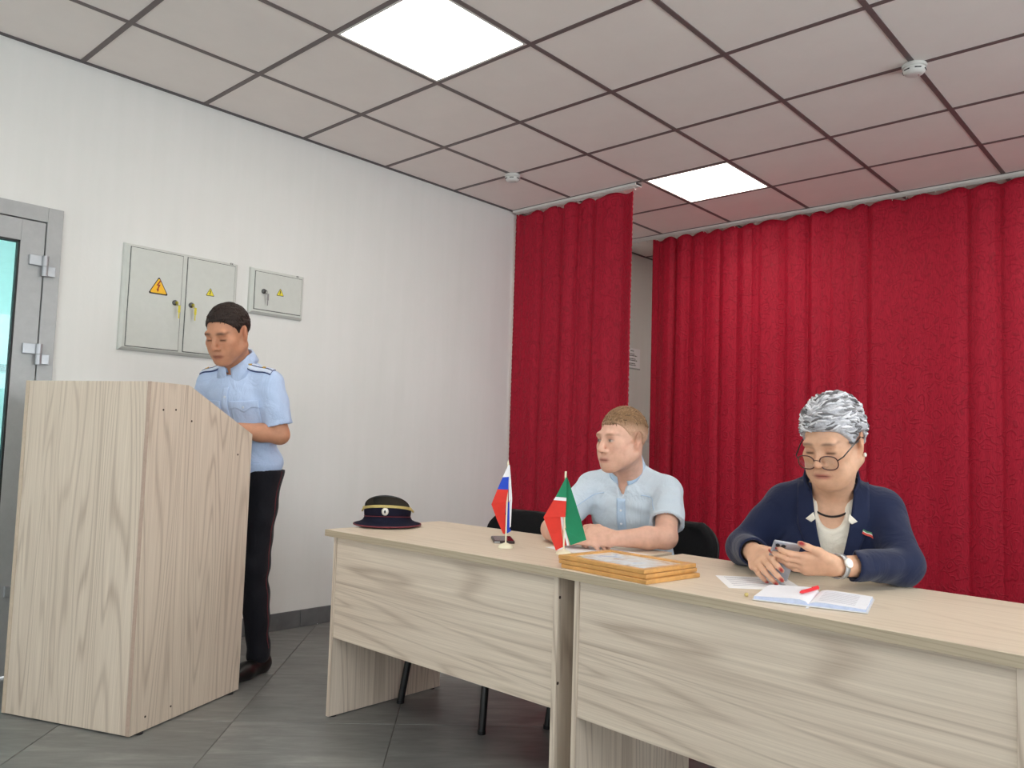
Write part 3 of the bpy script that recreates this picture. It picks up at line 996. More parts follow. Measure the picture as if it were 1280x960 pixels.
# facing direction of the flags: local x to the right of the photographer's view
FROT = math.atan2(.674, .738)
t = thing('table_flag', 'small white, blue and red tricolour table flag on ivory stand', 'flag', (2.083, .787, DZ), FROT, 'table flags')
flag_base(t, .305)
K = 2.78 / 994.37 / 6.857      # zoomed picture units to metres at that distance
def fz(px, py, y=0., x0=363, z0=868):
    return ((px - x0) * K, y, (z0 - py) * K)
sk = lambda px, py: px - (py - 480) * -.022
fl = [
    ([fz(366, 165, -.003), fz(373, 165, -.003), fz(372, 266, -.004), fz(320, 270, -.014)], 0),
    ([fz(320, 270, -.014), fz(372, 266, -.004), fz(371, 375, -.005), fz(279, 372, -.02)], 1),
    ([fz(279, 372, -.02), fz(371, 375, -.005), fz(356, 478, -.006), fz(232, 500, -.026)], 2),
    ([fz(232, 500, -.026), fz(356, 478, -.006), fz(347, 620, .006), fz(286, 640, -.006)], 2),
    ([fz(286, 640, -.006), fz(347, 620, .006), fz(352, 755, .01), fz(338, 752, .008)], 2),
    ([fz(372, 165, .003), fz(378, 165, .003), fz(392, 300, .007), fz(371, 300, .005)], 0),
    ([fz(371, 300, .005), fz(392, 300, .007), fz(406, 450, .010), fz(378, 480, .006)], 0),
    ([fz(384, 480, .007), fz(406, 450, .010), fz(402, 690, .012), fz(392, 700, .010)], 0),
    ([fz(346, 490, .007), fz(384, 480, .007), fz(392, 700, .010), fz(366, 700, .010)], 1),
    ([fz(366, 700, .010), fz(392, 700, .010), fz(407, 728, .013), fz(362, 757, .012)], 1),
    ([fz(330, 600, .009), fz(366, 590, .009), fz(366, 745, .012), fz(345, 758, .012)], 2)]
patch('flag_cloth', [q for q, _ in fl], [M_FW, M_FB, M_FR], t, [m for _, m in fl])
t = thing('table_flag', 'small green, white and red table flag on ivory stand', 'flag', (2.305, .832, DZ), FROT, 'table flags')
flag_base(t, .275, False)
lathe('finial', [(0, .254), (.0034, .254), (.0034, .2745), (0, .2755)], M_IVORY, t, 10)
K = 2.62 / 994.37 / 6.857
def fz2(px, py, y=0.): return fz(px, py, y, 866, 925)
fl = [
    ([fz2(868, 262, -.003), fz2(876, 262, -.003), fz2(877, 437, -.005), fz2(782, 430, -.018)], 1),
    ([fz2(782, 430, -.018), fz2(877, 437, -.005), fz2(877, 466, -.005), fz2(763, 458, -.02)], 0),
    ([fz2(763, 458, -.02), fz2(877, 466, -.005), fz2(872, 603, -.006), fz2(680, 605, -.030)], 2),
    ([fz2(680, 605, -.030), fz2(830, 603, -.006), fz2(848, 750, .004), fz2(738, 750, -.012)], 2),
    ([fz2(738, 750, -.012), fz2(848, 750, .004), fz2(866, 862, .008), fz2(798, 893, -.002)], 2),
    ([fz2(876, 262, .003), fz2(882, 262, .003), fz2(945, 440, -.010), fz2(877, 440, .004)], 1),
    ([fz2(877, 440, .004), fz2(945, 440, -.010), fz2(1002, 610, -.018), fz2(872, 610, .005)], 1),
    ([fz2(872, 610, .005), fz2(1002, 610, -.018), fz2(1055, 788, -.024), fz2(884, 730, .002)], 1),
    ([fz2(866, 680, .004), fz2(884, 730, .002), fz2(1055, 788, -.024), fz2(922, 845, -.006)], 1),
    ([fz2(822, 600, .006), fz2(848, 600, .006), fz2(912, 846, .0), fz2(895, 853, .0)], 0),
    ([fz2(846, 640, .008), fz2(862, 640, .008), fz2(897, 852, .004), fz2(868, 850, .006)], 2)]
patch('flag_cloth', [q for q, _ in fl], [M_FW, M_FG, M_FR], t, [m for _, m in fl])

# ------------------------------------------------------------------ things on the desks
M_PHB = plain('dark_brown_case', srgb(52, 34, 32), .4)
M_PHS = plain('dark_screen', srgb(70, 22, 28), .1, spec=.7)
t = thing('smartphone', 'dark smartphone in a brown case lying behind the tricolour flag', 'phone', (1.952, .912, DZ), math.radians(48))
box('case', (-.038, -.074, 0.0), (.038, .074, .010), M_PHB, t, .003, 2)
box('screen', (-.034, -.070, .0101), (.034, .070, .0108), M_PHS, t)
box('camera_bump', (-.036, -.0755, .002), (-.016, -.0743, .008), M_ALU, t)

t = thing('paper_sheet', 'white paper sheet under the hands of the man', 'paper', (2.325, .985, DZ), math.radians(-12))
t2 = box('sheet', (-.148, -.105, .0003), (.148, .105, .0012), M_PAPER, t)

# framed certificates, three in a stack
M_FRAME = plain('orange_wood_frame', srgb(214, 160, 92), .42, var=.1, scale=25)
def mat_cert():
    t = NT('certificate_print')
    v = t.coord((7, 7, 7))
    a = t.noise(v, 1.0, 4, .6, 1.5)
    b = t.noise(t.coord((26, 26, 26)), 1.0, 3, .6)
    f = t.math('ADD', t.math('MULTIPLY', a, .7), t.math('MULTIPLY', b, .3))
    t.color(t.ramp(f, [(.36, srgb(196, 160, 128)), (.45, srgb(228, 214, 200)), (.54, srgb(238, 238, 240)), (.64, srgb(128, 146, 190)), (.74, srgb(220, 218, 214))]))
    t.set(.12, spec=.6)
    return t.m
M_CERT = mat_cert()
def cert_frame(label, x, y, z, rot):
    t = thing('certificate_frame', label, 'picture frame', (x, y, z), rot, 'stack of framed certificates')
    w, d, h, b = .163, .118, .0118, .021
    for nm, pr in (('frame_rail', [(-w, -d), (w, -d), (w - b, -d + b), (-w + b, -d + b)]), ('frame_rail', [(w, d), (-w, d), (-w + b, d - b), (w - b, d - b)]),
                   ('frame_rail', [(w, -d + .0), (w, d), (w - b, d - b), (w - b, -d + b)]), ('frame_rail', [(-w, d), (-w, -d), (-w + b, -d + b), (-w + b, d - b)])):
        prism(nm, pr, 0.0003, h, 2, M_FRAME, t, .0012)
    box('print', (-w + b, -d + b, .003), (w - b, d - b, .0075), M_CERT, t)
    return t
fr = math.radians(-6)
cert_frame('wooden framed certificate at the bottom of the stack', 2.655, .700, DZ, fr - .02)
cert_frame('wooden framed certificate in the middle of the stack', 2.642, .706, DZ + .0122, fr + .012)
cert_frame('wooden framed certificate on top of the stack', 2.638, .708, DZ + .0244, fr)

# loose sheet, notebook, red pen by the woman
t = thing('paper_sheet', 'white printed sheet lying under the open notebook', 'paper', (2.985, .845, DZ), math.radians(38))
box('sheet', (-.10, -.10, .0003), (.10, .10, .0012), M_PAPER, t)
for k in range(7):
    box('print_line', (-.08, .075 - k * .022, .00125), (.03 + .04 * ((k * 5) % 3) / 2, .079 - k * .022, .0014), plain('grey_ink', srgb(150, 150, 165), .8) if k == 0 else bpy.data.materials['grey_ink'], t)
M_COVER = plain('white_cover', srgb(226, 226, 228), .5)
M_PAGE = plain('page_paper', srgb(238, 240, 248), .7, var=.01)
M_PAGEB = plain('page_edges_bluish', srgb(196, 208, 236), .7, var=.04, scale=80)
nb = thing('notebook', 'open white-page notebook lying in front of the woman', 'notebook', (3.188, .722, DZ), math.radians(14))
# local: x along the spread, y away from the photographer; spine at x = 0
LP, DPT = .126, .195
box('cover', (-LP - .004, -DPT / 2 - .003, .0012), (LP + .004, DPT / 2 + .003, .0036), M_COVER, nb, .0006)
def pages(sgn, hgt):
    P = []
    prof = [(.0, .25), (.006, .75), (.018, 1.05), (.04, 1.08), (.07, .92), (.1, .78), (LP, .62)]
    for v in np.linspace(-DPT / 2, DPT / 2, 5):
        P.append([(sgn * a, float(v), .0038 + hgt * b) for a, b in prof])
    bm = bmesh.new()
    pol = [(sgn * a, .0038 + hgt * b) for a, b in prof] + [(sgn * LP, .0038), (0, .0038)]
    add_prism(bm, pol, -DPT / 2, DPT / 2, 1)
    bmesh.ops.recalc_face_normals(bm, faces=bm.faces)
    for f in bm.faces:
        if abs(f.normal.y) > .9 or abs(f.normal.x) > .95: f.material_index = 1
    return mesh_obj('page_block', bm_mesh(bm, 'page_block', True, 30), [M_PAGE, M_PAGEB], nb), prof
pb, pr = pages(-1, .011)
pb2, pr2 = pages(1, .009)
for k in range(9):
    y = .07 - k * .017
    pts = [(a, y, .0038 + .009 * b + .0003) for a, b in pr2 if .018 <= a <= .12]
    bm = bmesh.new()
    for p, q in zip(pts[:-1], pts[1:]):
        vs4 = [bm.verts.new(c) for c in ((p[0], p[1], p[2]), (q[0], q[1], q[2]), (q[0], q[1] + .0025, q[2]), (p[0], p[1] + .0025, p[2]))]
        bm.faces.new(vs4)
    mesh_obj('written_line', bm_mesh(bm, 'written_line'), bpy.data.materials['grey_ink'] if k else plain('blue_grey_writing', srgb(180, 190, 215), .8), pb2)
box('bookmark_ribbon', (-.003, -DPT / 2 - .022, .0005), (.003, -DPT / 2 + .01, .0012), M_FW, nb)
M_RED = plain('red_plastic', srgb(232, 40, 52), .35)
pen = thing('pen', 'red ballpoint pen lying across the notebook gutter', 'pen', (3.170, .742, DZ + .0163), math.radians(88))
tube('barrel', [(-.045, 0, .0045), (.045, 0, .0045)], .0045, M_RED, pen, 12)
tube('tip', [(-.045, 0, .0045), (-.052, 0, .0045), (-.058, 0, .0045)], [.0044, .003, .001], M_RED, pen, 12)
box('clip', (.012, -.0015, .0088), (.047, .0015, .0105), M_RED, pen)
kn = lathe('gold_ball', [(0, 0), (.004, .0012), (.0055, .005), (.004, .009), (0, .0102)], M_GOLD, None, 16, loc=(3.055, .628, DZ + .0002))
tag(kn, 'tiny gold bead by the corner of the notebook', 'bead')
# ------------------------------------------------------------------ people: smooth implicit surfaces turned into meshes
V3 = lambda *a: np.array(a, float)
def unit(v):
    v = np.asarray(v, float); return v / np.linalg.norm(v)
def Rz(a):
    c, s = math.cos(a), math.sin(a); return np.array([[c, -s, 0], [s, c, 0], [0, 0, 1.]])
def Rx(a):
    c, s = math.cos(a), math.sin(a); return np.array([[1., 0, 0], [0, c, -s], [0, s, c]])
def Ry(a):
    c, s = math.cos(a), math.sin(a); return np.array([[c, 0, s], [0, 1., 0], [-s, 0, c]])

class Field:
    def __init__(s):
        s.p = []; s.clips = []; s.disp = None; s.subs = []
    def rc(s, a, b, ra, rb, k=.02, op='u'):
        a, b = np.asarray(a, float), np.asarray(b, float)
        ba = b - a; L = max(ba @ ba, 1e-9)
        def f(P):
            pa = P - a
            h = np.clip(pa @ ba / L, 0, 1)
            q = pa - h[:, None] * ba
            return np.sqrt((q * q).sum(1)) - (ra + (rb - ra) * h)
        s.p.append((f, (a + b) / 2, math.sqrt(L) / 2 + max(ra, rb), k, op)); return s
    def el(s, c, r, R=None, k=.02, op='u'):
        c, r = np.asarray(c, float), np.asarray(r, float)
        R = np.eye(3) if R is None else R
        def f(P):
            q = (P - c) @ R
            k0 = np.sqrt(((q / r) ** 2).sum(1)); k1 = np.sqrt(((q / r ** 2) ** 2).sum(1)) + 1e-9
            return k0 * (k0 - 1) / k1
        s.p.append((f, c, float(max(r)), k, op)); return s
    def ev(s, P, cen=None, rad=0.):
        d = np.full(len(P), .5)
        for f, c, r, k, op in s.p:
            if cen is not None and np.linalg.norm(cen - c) - r > rad + k + .02: continue
            e = f(P)
            if op == 'u':
                h = np.clip(.5 + .5 * (e - d) / k, 0, 1)
                d = e * (1 - h) + d * h - k * h * (1 - h)
            else:
                h = np.clip(.5 - .5 * (e + d) / k, 0, 1)
                d = d * (1 - h) - e * h + k * h * (1 - h)
        for sub, k in s.subs:
            if cen is not None and all(np.linalg.norm(cen - c) - r > rad + k + .02 for _, c, r, _k, op in sub.p): continue
            e = sub.ev(P, cen, rad)
            h = np.clip(.5 + .5 * (e - d) / k, 0, 1)
            d = e * (1 - h) + d * h - k * h * (1 - h)
        if s.disp is not None: d = d + s.disp(P)
        for c in s.clips: d = np.maximum(d, c(P))
        return d
    def march(s, o, v, tmax=.6):
        """first hit from o along v (rows)"""
        o = np.atleast_2d(np.asarray(o, float)); v = unit(v)
        t = np.zeros(len(o))
        for _ in range(60):
            d = s.ev(o + t[:, None] * v)
            t += np.clip(d, -.01, .05) * .8
        bad = np.abs(s.ev(o + t[:, None] * v)) > .012
        if bad.any() and not bad.all():
            good = np.where(~bad)[0]
            for i in np.where(bad)[0]: t[i] = t[good[np.argmin(np.abs(good - i))]]
        return o + t[:, None] * v
    def mesh(s, res, B=14):
        allp = list(s.p)
        for sub, _ in s.subs: allp += sub.p
        lo = np.min([c - r for _, c, r, k, op in allp if op == 'u'], axis=0) - .02
        hi = np.max([c + r for _, c, r, k, op in allp if op == 'u'], axis=0) + .02
        nb = np.ceil((hi - lo) / (res * B)).astype(int)
        n = nb * B + 1
        G = np.empty(n, np.float32)
        hd = B * res * math.sqrt(3) / 2
        ax = np.arange(B + 1) * res
        gx_, gy_, gz_ = np.meshgrid(ax, ax, ax, indexing='ij')
        off = np.stack([gx_.ravel(), gy_.ravel(), gz_.ravel()], 1)
        for i in range(nb[0]):
            for j in range(nb[1]):
                for k in range(nb[2]):
                    o = lo + np.array([i, j, k]) * B * res
                    cen = o + B * res / 2
                    near = any(np.linalg.norm(cen - c) - r < hd + kk + .02 for _, c, r, kk, op in allp if op == 'u')
                    if not near: val = .5
                    else:
                        dc = float(s.ev(cen[None], cen, hd)[0])
                        val = dc if abs(dc) > hd * 1.5 + .03 else s.ev(o + off, cen, hd).reshape(B + 1, B + 1, B + 1)
                    G[i * B:(i + 1) * B + 1, j * B:(j + 1) * B + 1, k * B:(k + 1) * B + 1] = val
        neg = G < 0
        c8 = [neg[a:n[0] - 1 + a, b:n[1] - 1 + b, c:n[2] - 1 + c] for a in (0, 1) for b in (0, 1) for c in (0, 1)]
        cnt = sum(x.astype(np.int8) for x in c8)
        act = (cnt > 0) & (cnt < 8)
        I = np.argwhere(act)
        idx = np.full(act.shape, -1, np.int32)
        idx[act] = np.arange(len(I))
        val = np.stack([G[I[:, 0] + a, I[:, 1] + b, I[:, 2] + c] for a in (0, 1) for b in (0, 1) for c in (0, 1)], 1)
        cor = np.array([(a, b, c) for a in (0, 1) for b in (0, 1) for c in (0, 1)], float)
        acc = np.zeros((len(I), 3)); num = np.zeros(len(I))
        for a in range(8):
            for b in range(a + 1, 8):
                if np.abs(cor[a] - cor[b]).sum() != 1: continue
                m = (val[:, a] < 0) != (val[:, b] < 0)
                den = val[:, a] - val[:, b]; den[den == 0] = 1e-9
                t = np.where(m, val[:, a] / den, 0)
                acc += np.where(m[:, None], cor[a] + t[:, None] * (cor[b] - cor[a]), 0); num += m
        verts = lo + (I + acc / num[:, None]) * res
        faces = []
        for axis in range(3):
            sl0 = [slice(None)] * 3; sl1 = [slice(None)] * 3
            sl0[axis] = slice(0, -1); sl1[axis] = slice(1, None)
            A, Bq = neg[tuple(sl0)], neg[tuple(sl1)]
            E = np.argwhere(A != Bq)
            u, w = [q for q in range(3) if q != axis]
            E = E[(E[:, u] > 0) & (E[:, w] > 0) & (E[:, u] < n[u] - 1) & (E[:, w] < n[w] - 1)]
            fl = A[E[:, 0], E[:, 1], E[:, 2]]
            def at(du, dw):
                q = E.copy(); q[:, u] += du; q[:, w] += dw
                return idx[q[:, 0], q[:, 1], q[:, 2]]
            quad = np.stack([at(-1, -1), at(0, -1), at(0, 0), at(-1, 0)], 1)
            if axis == 1: fl = ~fl
            quad[~fl] = quad[~fl][:, ::-1]
            faces.append(quad)
        F = np.concatenate(faces)
        F = F[(F >= 0).all(1)]
        return verts, F

def field_obj(name, fld, res, mat, parent, base, colfn=None, smooth_it=1):
    v, F = fld.mesh(res)
    if smooth_it:
        # light Laplacian smoothing to hide the sampling grid
        E = np.concatenate([F[:, [0, 1]], F[:, [1, 2]], F[:, [2, 3]], F[:, [3, 0]]])
        E = np.concatenate([E, E[:, ::-1]])
        deg = np.bincount(E[:, 0], minlength=len(v)).astype(float); deg[deg == 0] = 1
        for _ in range(smooth_it):
            acc = np.stack([np.bincount(E[:, 0], weights=v[E[:, 1], q], minlength=len(v)) for q in range(3)], 1)
            v = v * .5 + .5 * acc / deg[:, None]
    me = bpy.data.meshes.new(name)
    vb = (v - np.asarray(base)).astype(np.float32)
    me.vertices.add(len(v)); me.vertices.foreach_set('co', vb.ravel())
    me.loops.add(F.size); me.loops.foreach_set('vertex_index', F.ravel().astype(np.int32))
    me.polygons.add(len(F)); me.polygons.foreach_set('loop_start', np.arange(0, F.size, 4, dtype=np.int32))
    me.polygons.foreach_set('use_smooth', np.ones(len(F), bool))
    me.update(calc_edges=True)
    if colfn is not None:
        ca = me.color_attributes.new('tone', 'FLOAT_COLOR', 'POINT')
        ca.data.foreach_set('color', np.concatenate([colfn(v), np.ones((len(v), 1))], 1).astype(np.float32).ravel())
    return mesh_obj(name, me, mat, parent)

def lin(r, g, b): return np.array(srgb(r, g, b)[:3])
def mat_skin():
    t = NT('skin')
    at = t.n('ShaderNodeAttribute'); at.attribute_name = 'tone'
    nz = t.noise(t.coord(), 45, 4, .6)
    m = t.ramp(nz, [(.3, (.90, .88, .87, 1)), (.7, (1.04, 1.04, 1.04, 1))])
    t.color(t.mix(1.0, at.outputs['Color'], m, 'MULTIPLY'))
    t.set(.5, spec=.35)
    t.b.inputs['Subsurface Weight'].default_value = .08
    t.b.inputs['Subsurface Radius'].default_value = (.01, .004, .002)
    t.b.inputs['Subsurface Scale'].default_value = .5
    t.bump(t.noise(t.coord(), 220, 3, .6), .05, .002)
    return t.m
M_SKIN = mat_skin()
def mat_hair(name, a, b, island=False, rough=.55):
    t = NT(name)
    if island:
        g = t.n('ShaderNodeNewGeometry')
        f = g.outputs['Random Per Island']
    else:
        f = t.noise(t.coord((90, 260, 160)), 1.0, 4, .7)
    t.color(t.ramp(f, [(.25, srgb(*a)), (.75, srgb(*b))]))
    t.set(rough, spec=.3)
    t.bump(t.noise(t.coord((120, 320, 200)), 1.0, 4, .7), .7, .004)
    return t.m
def mat_hair_tone(name):
    t = NT(name)
    at = t.n('ShaderNodeAttribute'); at.attribute_name = 'tone'
    nz = t.noise(t.coord((160, 320, 260)), 1.0, 4, .7)
    t.color(t.mix(1.0, at.outputs['Color'], t.ramp(nz, [(.3, (.72, .70, .68, 1)), (.7, (1.1, 1.1, 1.1, 1))]), 'MULTIPLY'))
    t.set(.6, spec=.25)
    t.bump(nz, .5, .003)
    return t.m
def cloth(name, col, bump=.5, scale=14, rough=.8, sheen=.1, weave=500):
    t = NT(name)
    v = t.coord((1, 1, .7))
    wr = t.noise(v, scale, 3, .55, 1.2)
    wv = t.noise(t.coord(), weave, 2, .5)
    dark = tuple(c * .93 for c in col[:3]) + (1,)
    t.color(t.ramp(wv, [(.3, dark), (.7, col)]))
    t.set(rough, spec=.25, sheen=sheen)
    t.bump(t.math('ADD', wr, t.math('MULTIPLY', wv, .06)), bump, .02)
    return t.m

class Frame:
    def __init__(s, o, R): s.o = np.asarray(o, float); s.R = R
    def w(s, *p): return s.o + s.R @ np.array(p, float)
    def l(s, P): return (P - s.o) @ s.R
    def d(s, *p): return s.R @ np.array(p, float)

def head_field(S, H, s=1.0, jaw=1.0, fem=0., nose=1.0):
    R = H.R
    def el(c, r, k=.02, op='u', Q=None): S.el(H.w(*[q * s for q in c]), [q * s for q in r], R if Q is None else R @ Q, k * s, op)
    def rc(a, b, ra, rb, k=.02, op='u'): S.rc(H.w(*[q * s for q in a]), H.w(*[q * s for q in b]), ra * s, rb * s, k * s, op)
    el((0, .018, .036), (.0735, .093, .078))
    el((0, -.012, -.020), (.060, .076, .088), .03)
    for q in (-1, 1):
        rc((q * .054 * jaw, .006, -.052), (q * .022 * jaw, -.062, -.096), .021, .018, .03)
        el((q * .042, -.058, -.020), (.022, .020, .018), .025)           # cheekbone
        el((q * .034, -.058, -.056), (.022, .022, .024), .03)           # cheek
    el((0, -.073, -.097), (.021, .019, .017), .025)                      # chin
    rc((-.036, -.078, .021), (.036, -.078, .021), .0125, .0125, .016)    # brow
    el((0, -.074, -.068), (.028, .018, .024), .022)                      # muzzle
    for q in (-1, 1):
        el((q * .031, -.094, .001), (.0175, .0145, .0115), .012, 's')     # socket
    for q in (-1, 1):
        el((q * .031, -.073, .001), (.0145, .0135, .012), .006)          # closed lid / eyeball
    rc((0, -.082, .012), (0, -.106 - .006 * (nose - 1), -.029), .0085, .0105 * nose, .010)
    el((0, -.107, -.033), (.0110 * nose, .0105, .0090), .008)
    for q in (-1, 1): el((q * .0130, -.095, -.037), (.0078, .0100, .0072), .006)
    el((0, -.0890, -.0655), (.0245, .0085, .0052), .007)                  # upper lip
    el((0, -.0865, -.0760), (.0205, .0085, .0062), .007)                  # lower lip
    el((0, -.0980, -.0705), (.0240, .008, .0018), .004, 's')              # mouth line
    for q in (-1, 1):
        Q = Ry(q * .12) @ Rz(q * .42) @ Rx(-.16)
        el((q * .0775, .012, .000), (.0080, .0185, .0285), .008, 'u', Q); el((q * .0745, .004, -.026), (.0065, .0085, .0100), .008)
        el((q * .0865, .0095, .004), (.0065, .0105, .0170), .005, 's', Q)
    return S

def head_tone(H, s, skin, lip, brow, lash, brow_w=1.0, extra=None, eyes_open=False):
    def fn(v):
        p = H.l(v) / s
        x, y, z = p[:, 0], p[:, 1], p[:, 2]
        c = np.tile(skin, (len(v), 1))
        front = (y < -.045) & (np.abs(x) < .075) & (np.abs(z) < .12)
        def blend(m, col):
            m = np.clip(m, 0, 1)[:, None]; c[:] = c * (1 - m) + col * m
        # warmer nose, cheeks, ears
        warm = np.exp(-((x / .013) ** 2 + ((z + .034) / .012) ** 2)) * front
        warm = np.maximum(warm, .7 * np.exp(-(((np.abs(x) - .042) / .018) ** 2 + ((z + .03) / .02) ** 2)) * front)
        ear = ((np.abs(x) > .071) & (np.abs(z) < .045) & (np.abs(y - .01) < .04)).astype(float)
        blend(np.maximum(warm, ear) * .35, skin * np.array([.98, .74, .68]))
        lipm = np.exp(-(((x) / .0245) ** 4 + ((z + .0705) / .0085) ** 4)) * front
        blend(lipm * .75, lip)
        line = np.exp(-(((x) / .0245) ** 4 + ((z + .0705) / .0024) ** 2)) * front
        blend(line * .7, lip * .35)
        for q in (-1, 1):
            ex_ = (x * q - .031)
            bz = .020 + .004 * np.cos(ex_ / .02) - .12 * np.maximum(0, ex_ - .01)
            bm_ = np.exp(-((ex_ / .019) ** 4 + ((z - bz) / (.0042 * brow_w)) ** 2)) * front
            blend(bm_ * .85, brow)
            lz = -.004 - .10 * np.abs(ex_) ** 1.0 if not eyes_open else .0045 - .12 * np.abs(ex_)
            lm = np.exp(-((ex_ / .0135) ** 6 + ((z - lz) / (.0027 if eyes_open else .0036)) ** 2)) * front
            blend(lm * .95, lash)
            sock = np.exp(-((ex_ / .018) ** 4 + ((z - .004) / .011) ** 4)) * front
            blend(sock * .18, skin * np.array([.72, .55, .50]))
            if eyes_open:
                w = np.exp(-((ex_ / .0115) ** 4 + ((z - .0005) / .0040) ** 4)) * front
                blend(w * .85, np.array([.55, .50, .47]))
                ir = np.exp(-(((x * q - .031 + (.003 if q > 0 else -.003)) / .0052) ** 4 + ((z - .0008) / .0046) ** 4)) * front
                blend(ir, np.array([.05, .045, .04]))
            nm = np.exp(-(((x * q - .0075) / .0035) ** 2 + ((z + .0425) / .0022) ** 2)) * front
            blend(nm * .7, lash * 1.5)
        if extra is not None: extra(p, c, blend, front)
        return c
    return fn

def hair_field(H, s, t_top, t_side, line_y, line_z, extra=None, squash=1.0, disp=None):
    S = Field()
    R = H.R
    S.el(H.w(0, .018 * s, .036 * s), [(.0735 + t_side) * s, (.093 + t_side) * s, (.078 + t_top) * s * squash], R, .02)
    if extra: extra(S)
    def clip(P):
        p = H.l(P) / s
        zl = np.interp(p[:, 1], line_y, line_z)
        ear = .030 - np.sqrt((p[:, 1] - .012) ** 2 + ((p[:, 2] + .004) * .85) ** 2)
        side = np.abs(p[:, 0]) > .055
        return np.maximum((zl - p[:, 2]) * .7 * s, np.where(side, ear * s, -1))
    S.clips.append(clip)
    inner = Field()
    inner.el(H.w(0, .018 * s, .036 * s), [.068 * s, .088 * s, .072 * s], R, .02)
    S.clips.append(lambda P: -inner.ev(P))
    S.disp = disp
    return S

FINGERS = [(.040, .024, .020, .0090), (.044, .028, .021, .0092), (.041, .026, .021, .0088), (.032, .019, .018, .0078)]
def hand_field(S, wrist, fwd, nrm, side, curls, sc=1.0, thumb=(.75, .55, .25), thumb2=(.95, .2, .25), spread=.0, wr=.026):
    """side +1 left, -1 right; nrm = where the palm looks; returns tips [(pos, dir, back)]"""
    f = unit(fwd); nrm = np.asarray(nrm, float); n = unit(nrm - f * (nrm @ f))
    t = -side * np.cross(f, n)
    w = np.asarray(wrist, float)
    lat = [.030, .0105, -.0095, -.0275]
    fo = [.084, .089, .084, .074]
    tips = []
    for i in range(4):
        kn = w + (f * fo[i] + t * lat[i]) * sc
        S.rc(w + (f * .008 + t * lat[i] * .62) * sc, kn, .0150 * sc, .0118 * sc, .012 * sc)
        L = FINGERS[i]; p = kn; a = 0.
        r = L[3] * sc
        for q in range(3):
            a += curls[i][q]
            d = f * math.cos(a) + n * math.sin(a) + t * (spread * (1.5 - i) * (1 if q == 0 else .6))
            d = unit(d)
            e = p + d * L[q] * sc
            S.rc(p, e, r * (1 - .09 * q), r * (.93 - .09 * q), .0045 * sc)
            p = e
        back = unit(-n * math.cos(a) + f * math.sin(a))
        tips.append((p, d, back, r * .78))
    b = w + (f * .020 + t * .020 + n * .004) * sc
    m = b + unit(f * thumb[0] + t * thumb[1] + n * thumb[2]) * .044 * sc
    S.rc(b, m, .0155 * sc, .0120 * sc, .014 * sc)
    d1 = unit(f * thumb2[0] + t * thumb2[1] + n * thumb2[2])
    p1 = m + d1 * .032 * sc
    S.rc(m, p1, .0112 * sc, .0098 * sc, .006 * sc)
    d2 = unit(d1 + n * .15)
    p2 = p1 + d2 * .022 * sc
    S.rc(p1, p2, .0098 * sc, .0082 * sc, .005 * sc)
    tips.append((p2, d2, unit(-n * .6 + t * .8), .0082 * sc))
    return tips

def torso_field(S, T, t=0., w=1.0, d=1.0, bust=0., k=.035, pelvis=True, sh=.135, belly=0.):
    R = T.R
    S.rc(T.w(-sh, .006, -.076), T.w(0, .006, -.066), .042 + t, .045 + t, k); S.rc(T.w(sh, .006, -.076), T.w(0, .006, -.066), .042 + t, .045 + t, k)
    S.el(T.w(0, .0, -.17), [.152 * w + t, .096 * d + t, .150 + t], R, k)
    if bust:
        for q in (-1, 1): S.el(T.w(q * .072, -.070, -.205), [.068 + t, .048 + t, .062 + t], R, .04)
    S.el(T.w(0, .002 - belly * .5, -.32), [.140 * w + t, .098 * d + t + belly, .15 + t], R, k)
    if pelvis: S.el(T.w(0, .012, -.455), [.158 * w + t, .114 * d + t, .11 + t], R, k)
    for q in (-1, 1):
        S.rc(T.w(q * .03, .022, -.002), T.w(q * (sh - .005), .010, -.064), .028 + t, .030 + t, k)

def sleeve(a, b, cut, r0, r1, cav, skin_r, pts=None):
    """open short sleeve along a-b ending at fraction cut, hollow at the hem"""
    F = Field()
    dd = unit(b - a); e = a + (b - a) * cut
    F.rc(a, a + (b - a) * min(1.0, cut + .1), r0, r1, .02)
    F.clips.append(lambda P: (P - e) @ dd)
    c_ = Field(); c_.rc(a + (b - a) * (cut - .14), a + (b - a) * (cut + .3), cav, cav + .004, .01)
    F.clips.append(lambda P: -c_.ev(P))
    return F

def wrinkle(amp, freq, seed, tilt=(.3, .2, 1.)):
    rg = np.random.RandomState(seed)
    ks = [unit(rg.normal(size=3) * np.array([1, 1, 1.3]) + 1e-3) * freq * f for f in (1., 1.7, 2.6)]
    ph = rg.uniform(0, 6.28, 6)
    def f(P):
        o = 0
        for i, kk in enumerate(ks):
            o = o + np.sin(P @ kk + ph[i] + 1.2 * np.sin(P @ ks[(i + 1) % 3] * .6 + ph[i + 3])) / (1 + i)
        return amp * o
    return f

def surf_sheet(name, fld, T, grid, mat, parent, base, lift=.0015, thick=.0016, direction=(0, 1, 0), start=-.35):
    """sheet draped on a field: grid of (x, z) in frame T projected along direction"""
    P = []
    dv = T.d(*direction)
    for row in grid:
        o = np.array([T.w(x, start, z) for x, z in row])
        h = fld.march(o, dv)
        P.append([tuple(q - dv * lift - np.asarray(base)) for q in h])
    return sheet(name, P, thick, mat, parent)

def quadgrid(tl, tr, br, bl, nu=8, nv=8):
    out = []
    for i in range(nv + 1):
        v = i / nv; row = []
        for j in range(nu + 1):
            u = j / nu
            row.append(tuple((1 - u) * (1 - v) * np.array(tl) + u * (1 - v) * np.array(tr) + u * v * np.array(br) + (1 - u) * v * np.array(bl)))
        out.append(row)
    return out

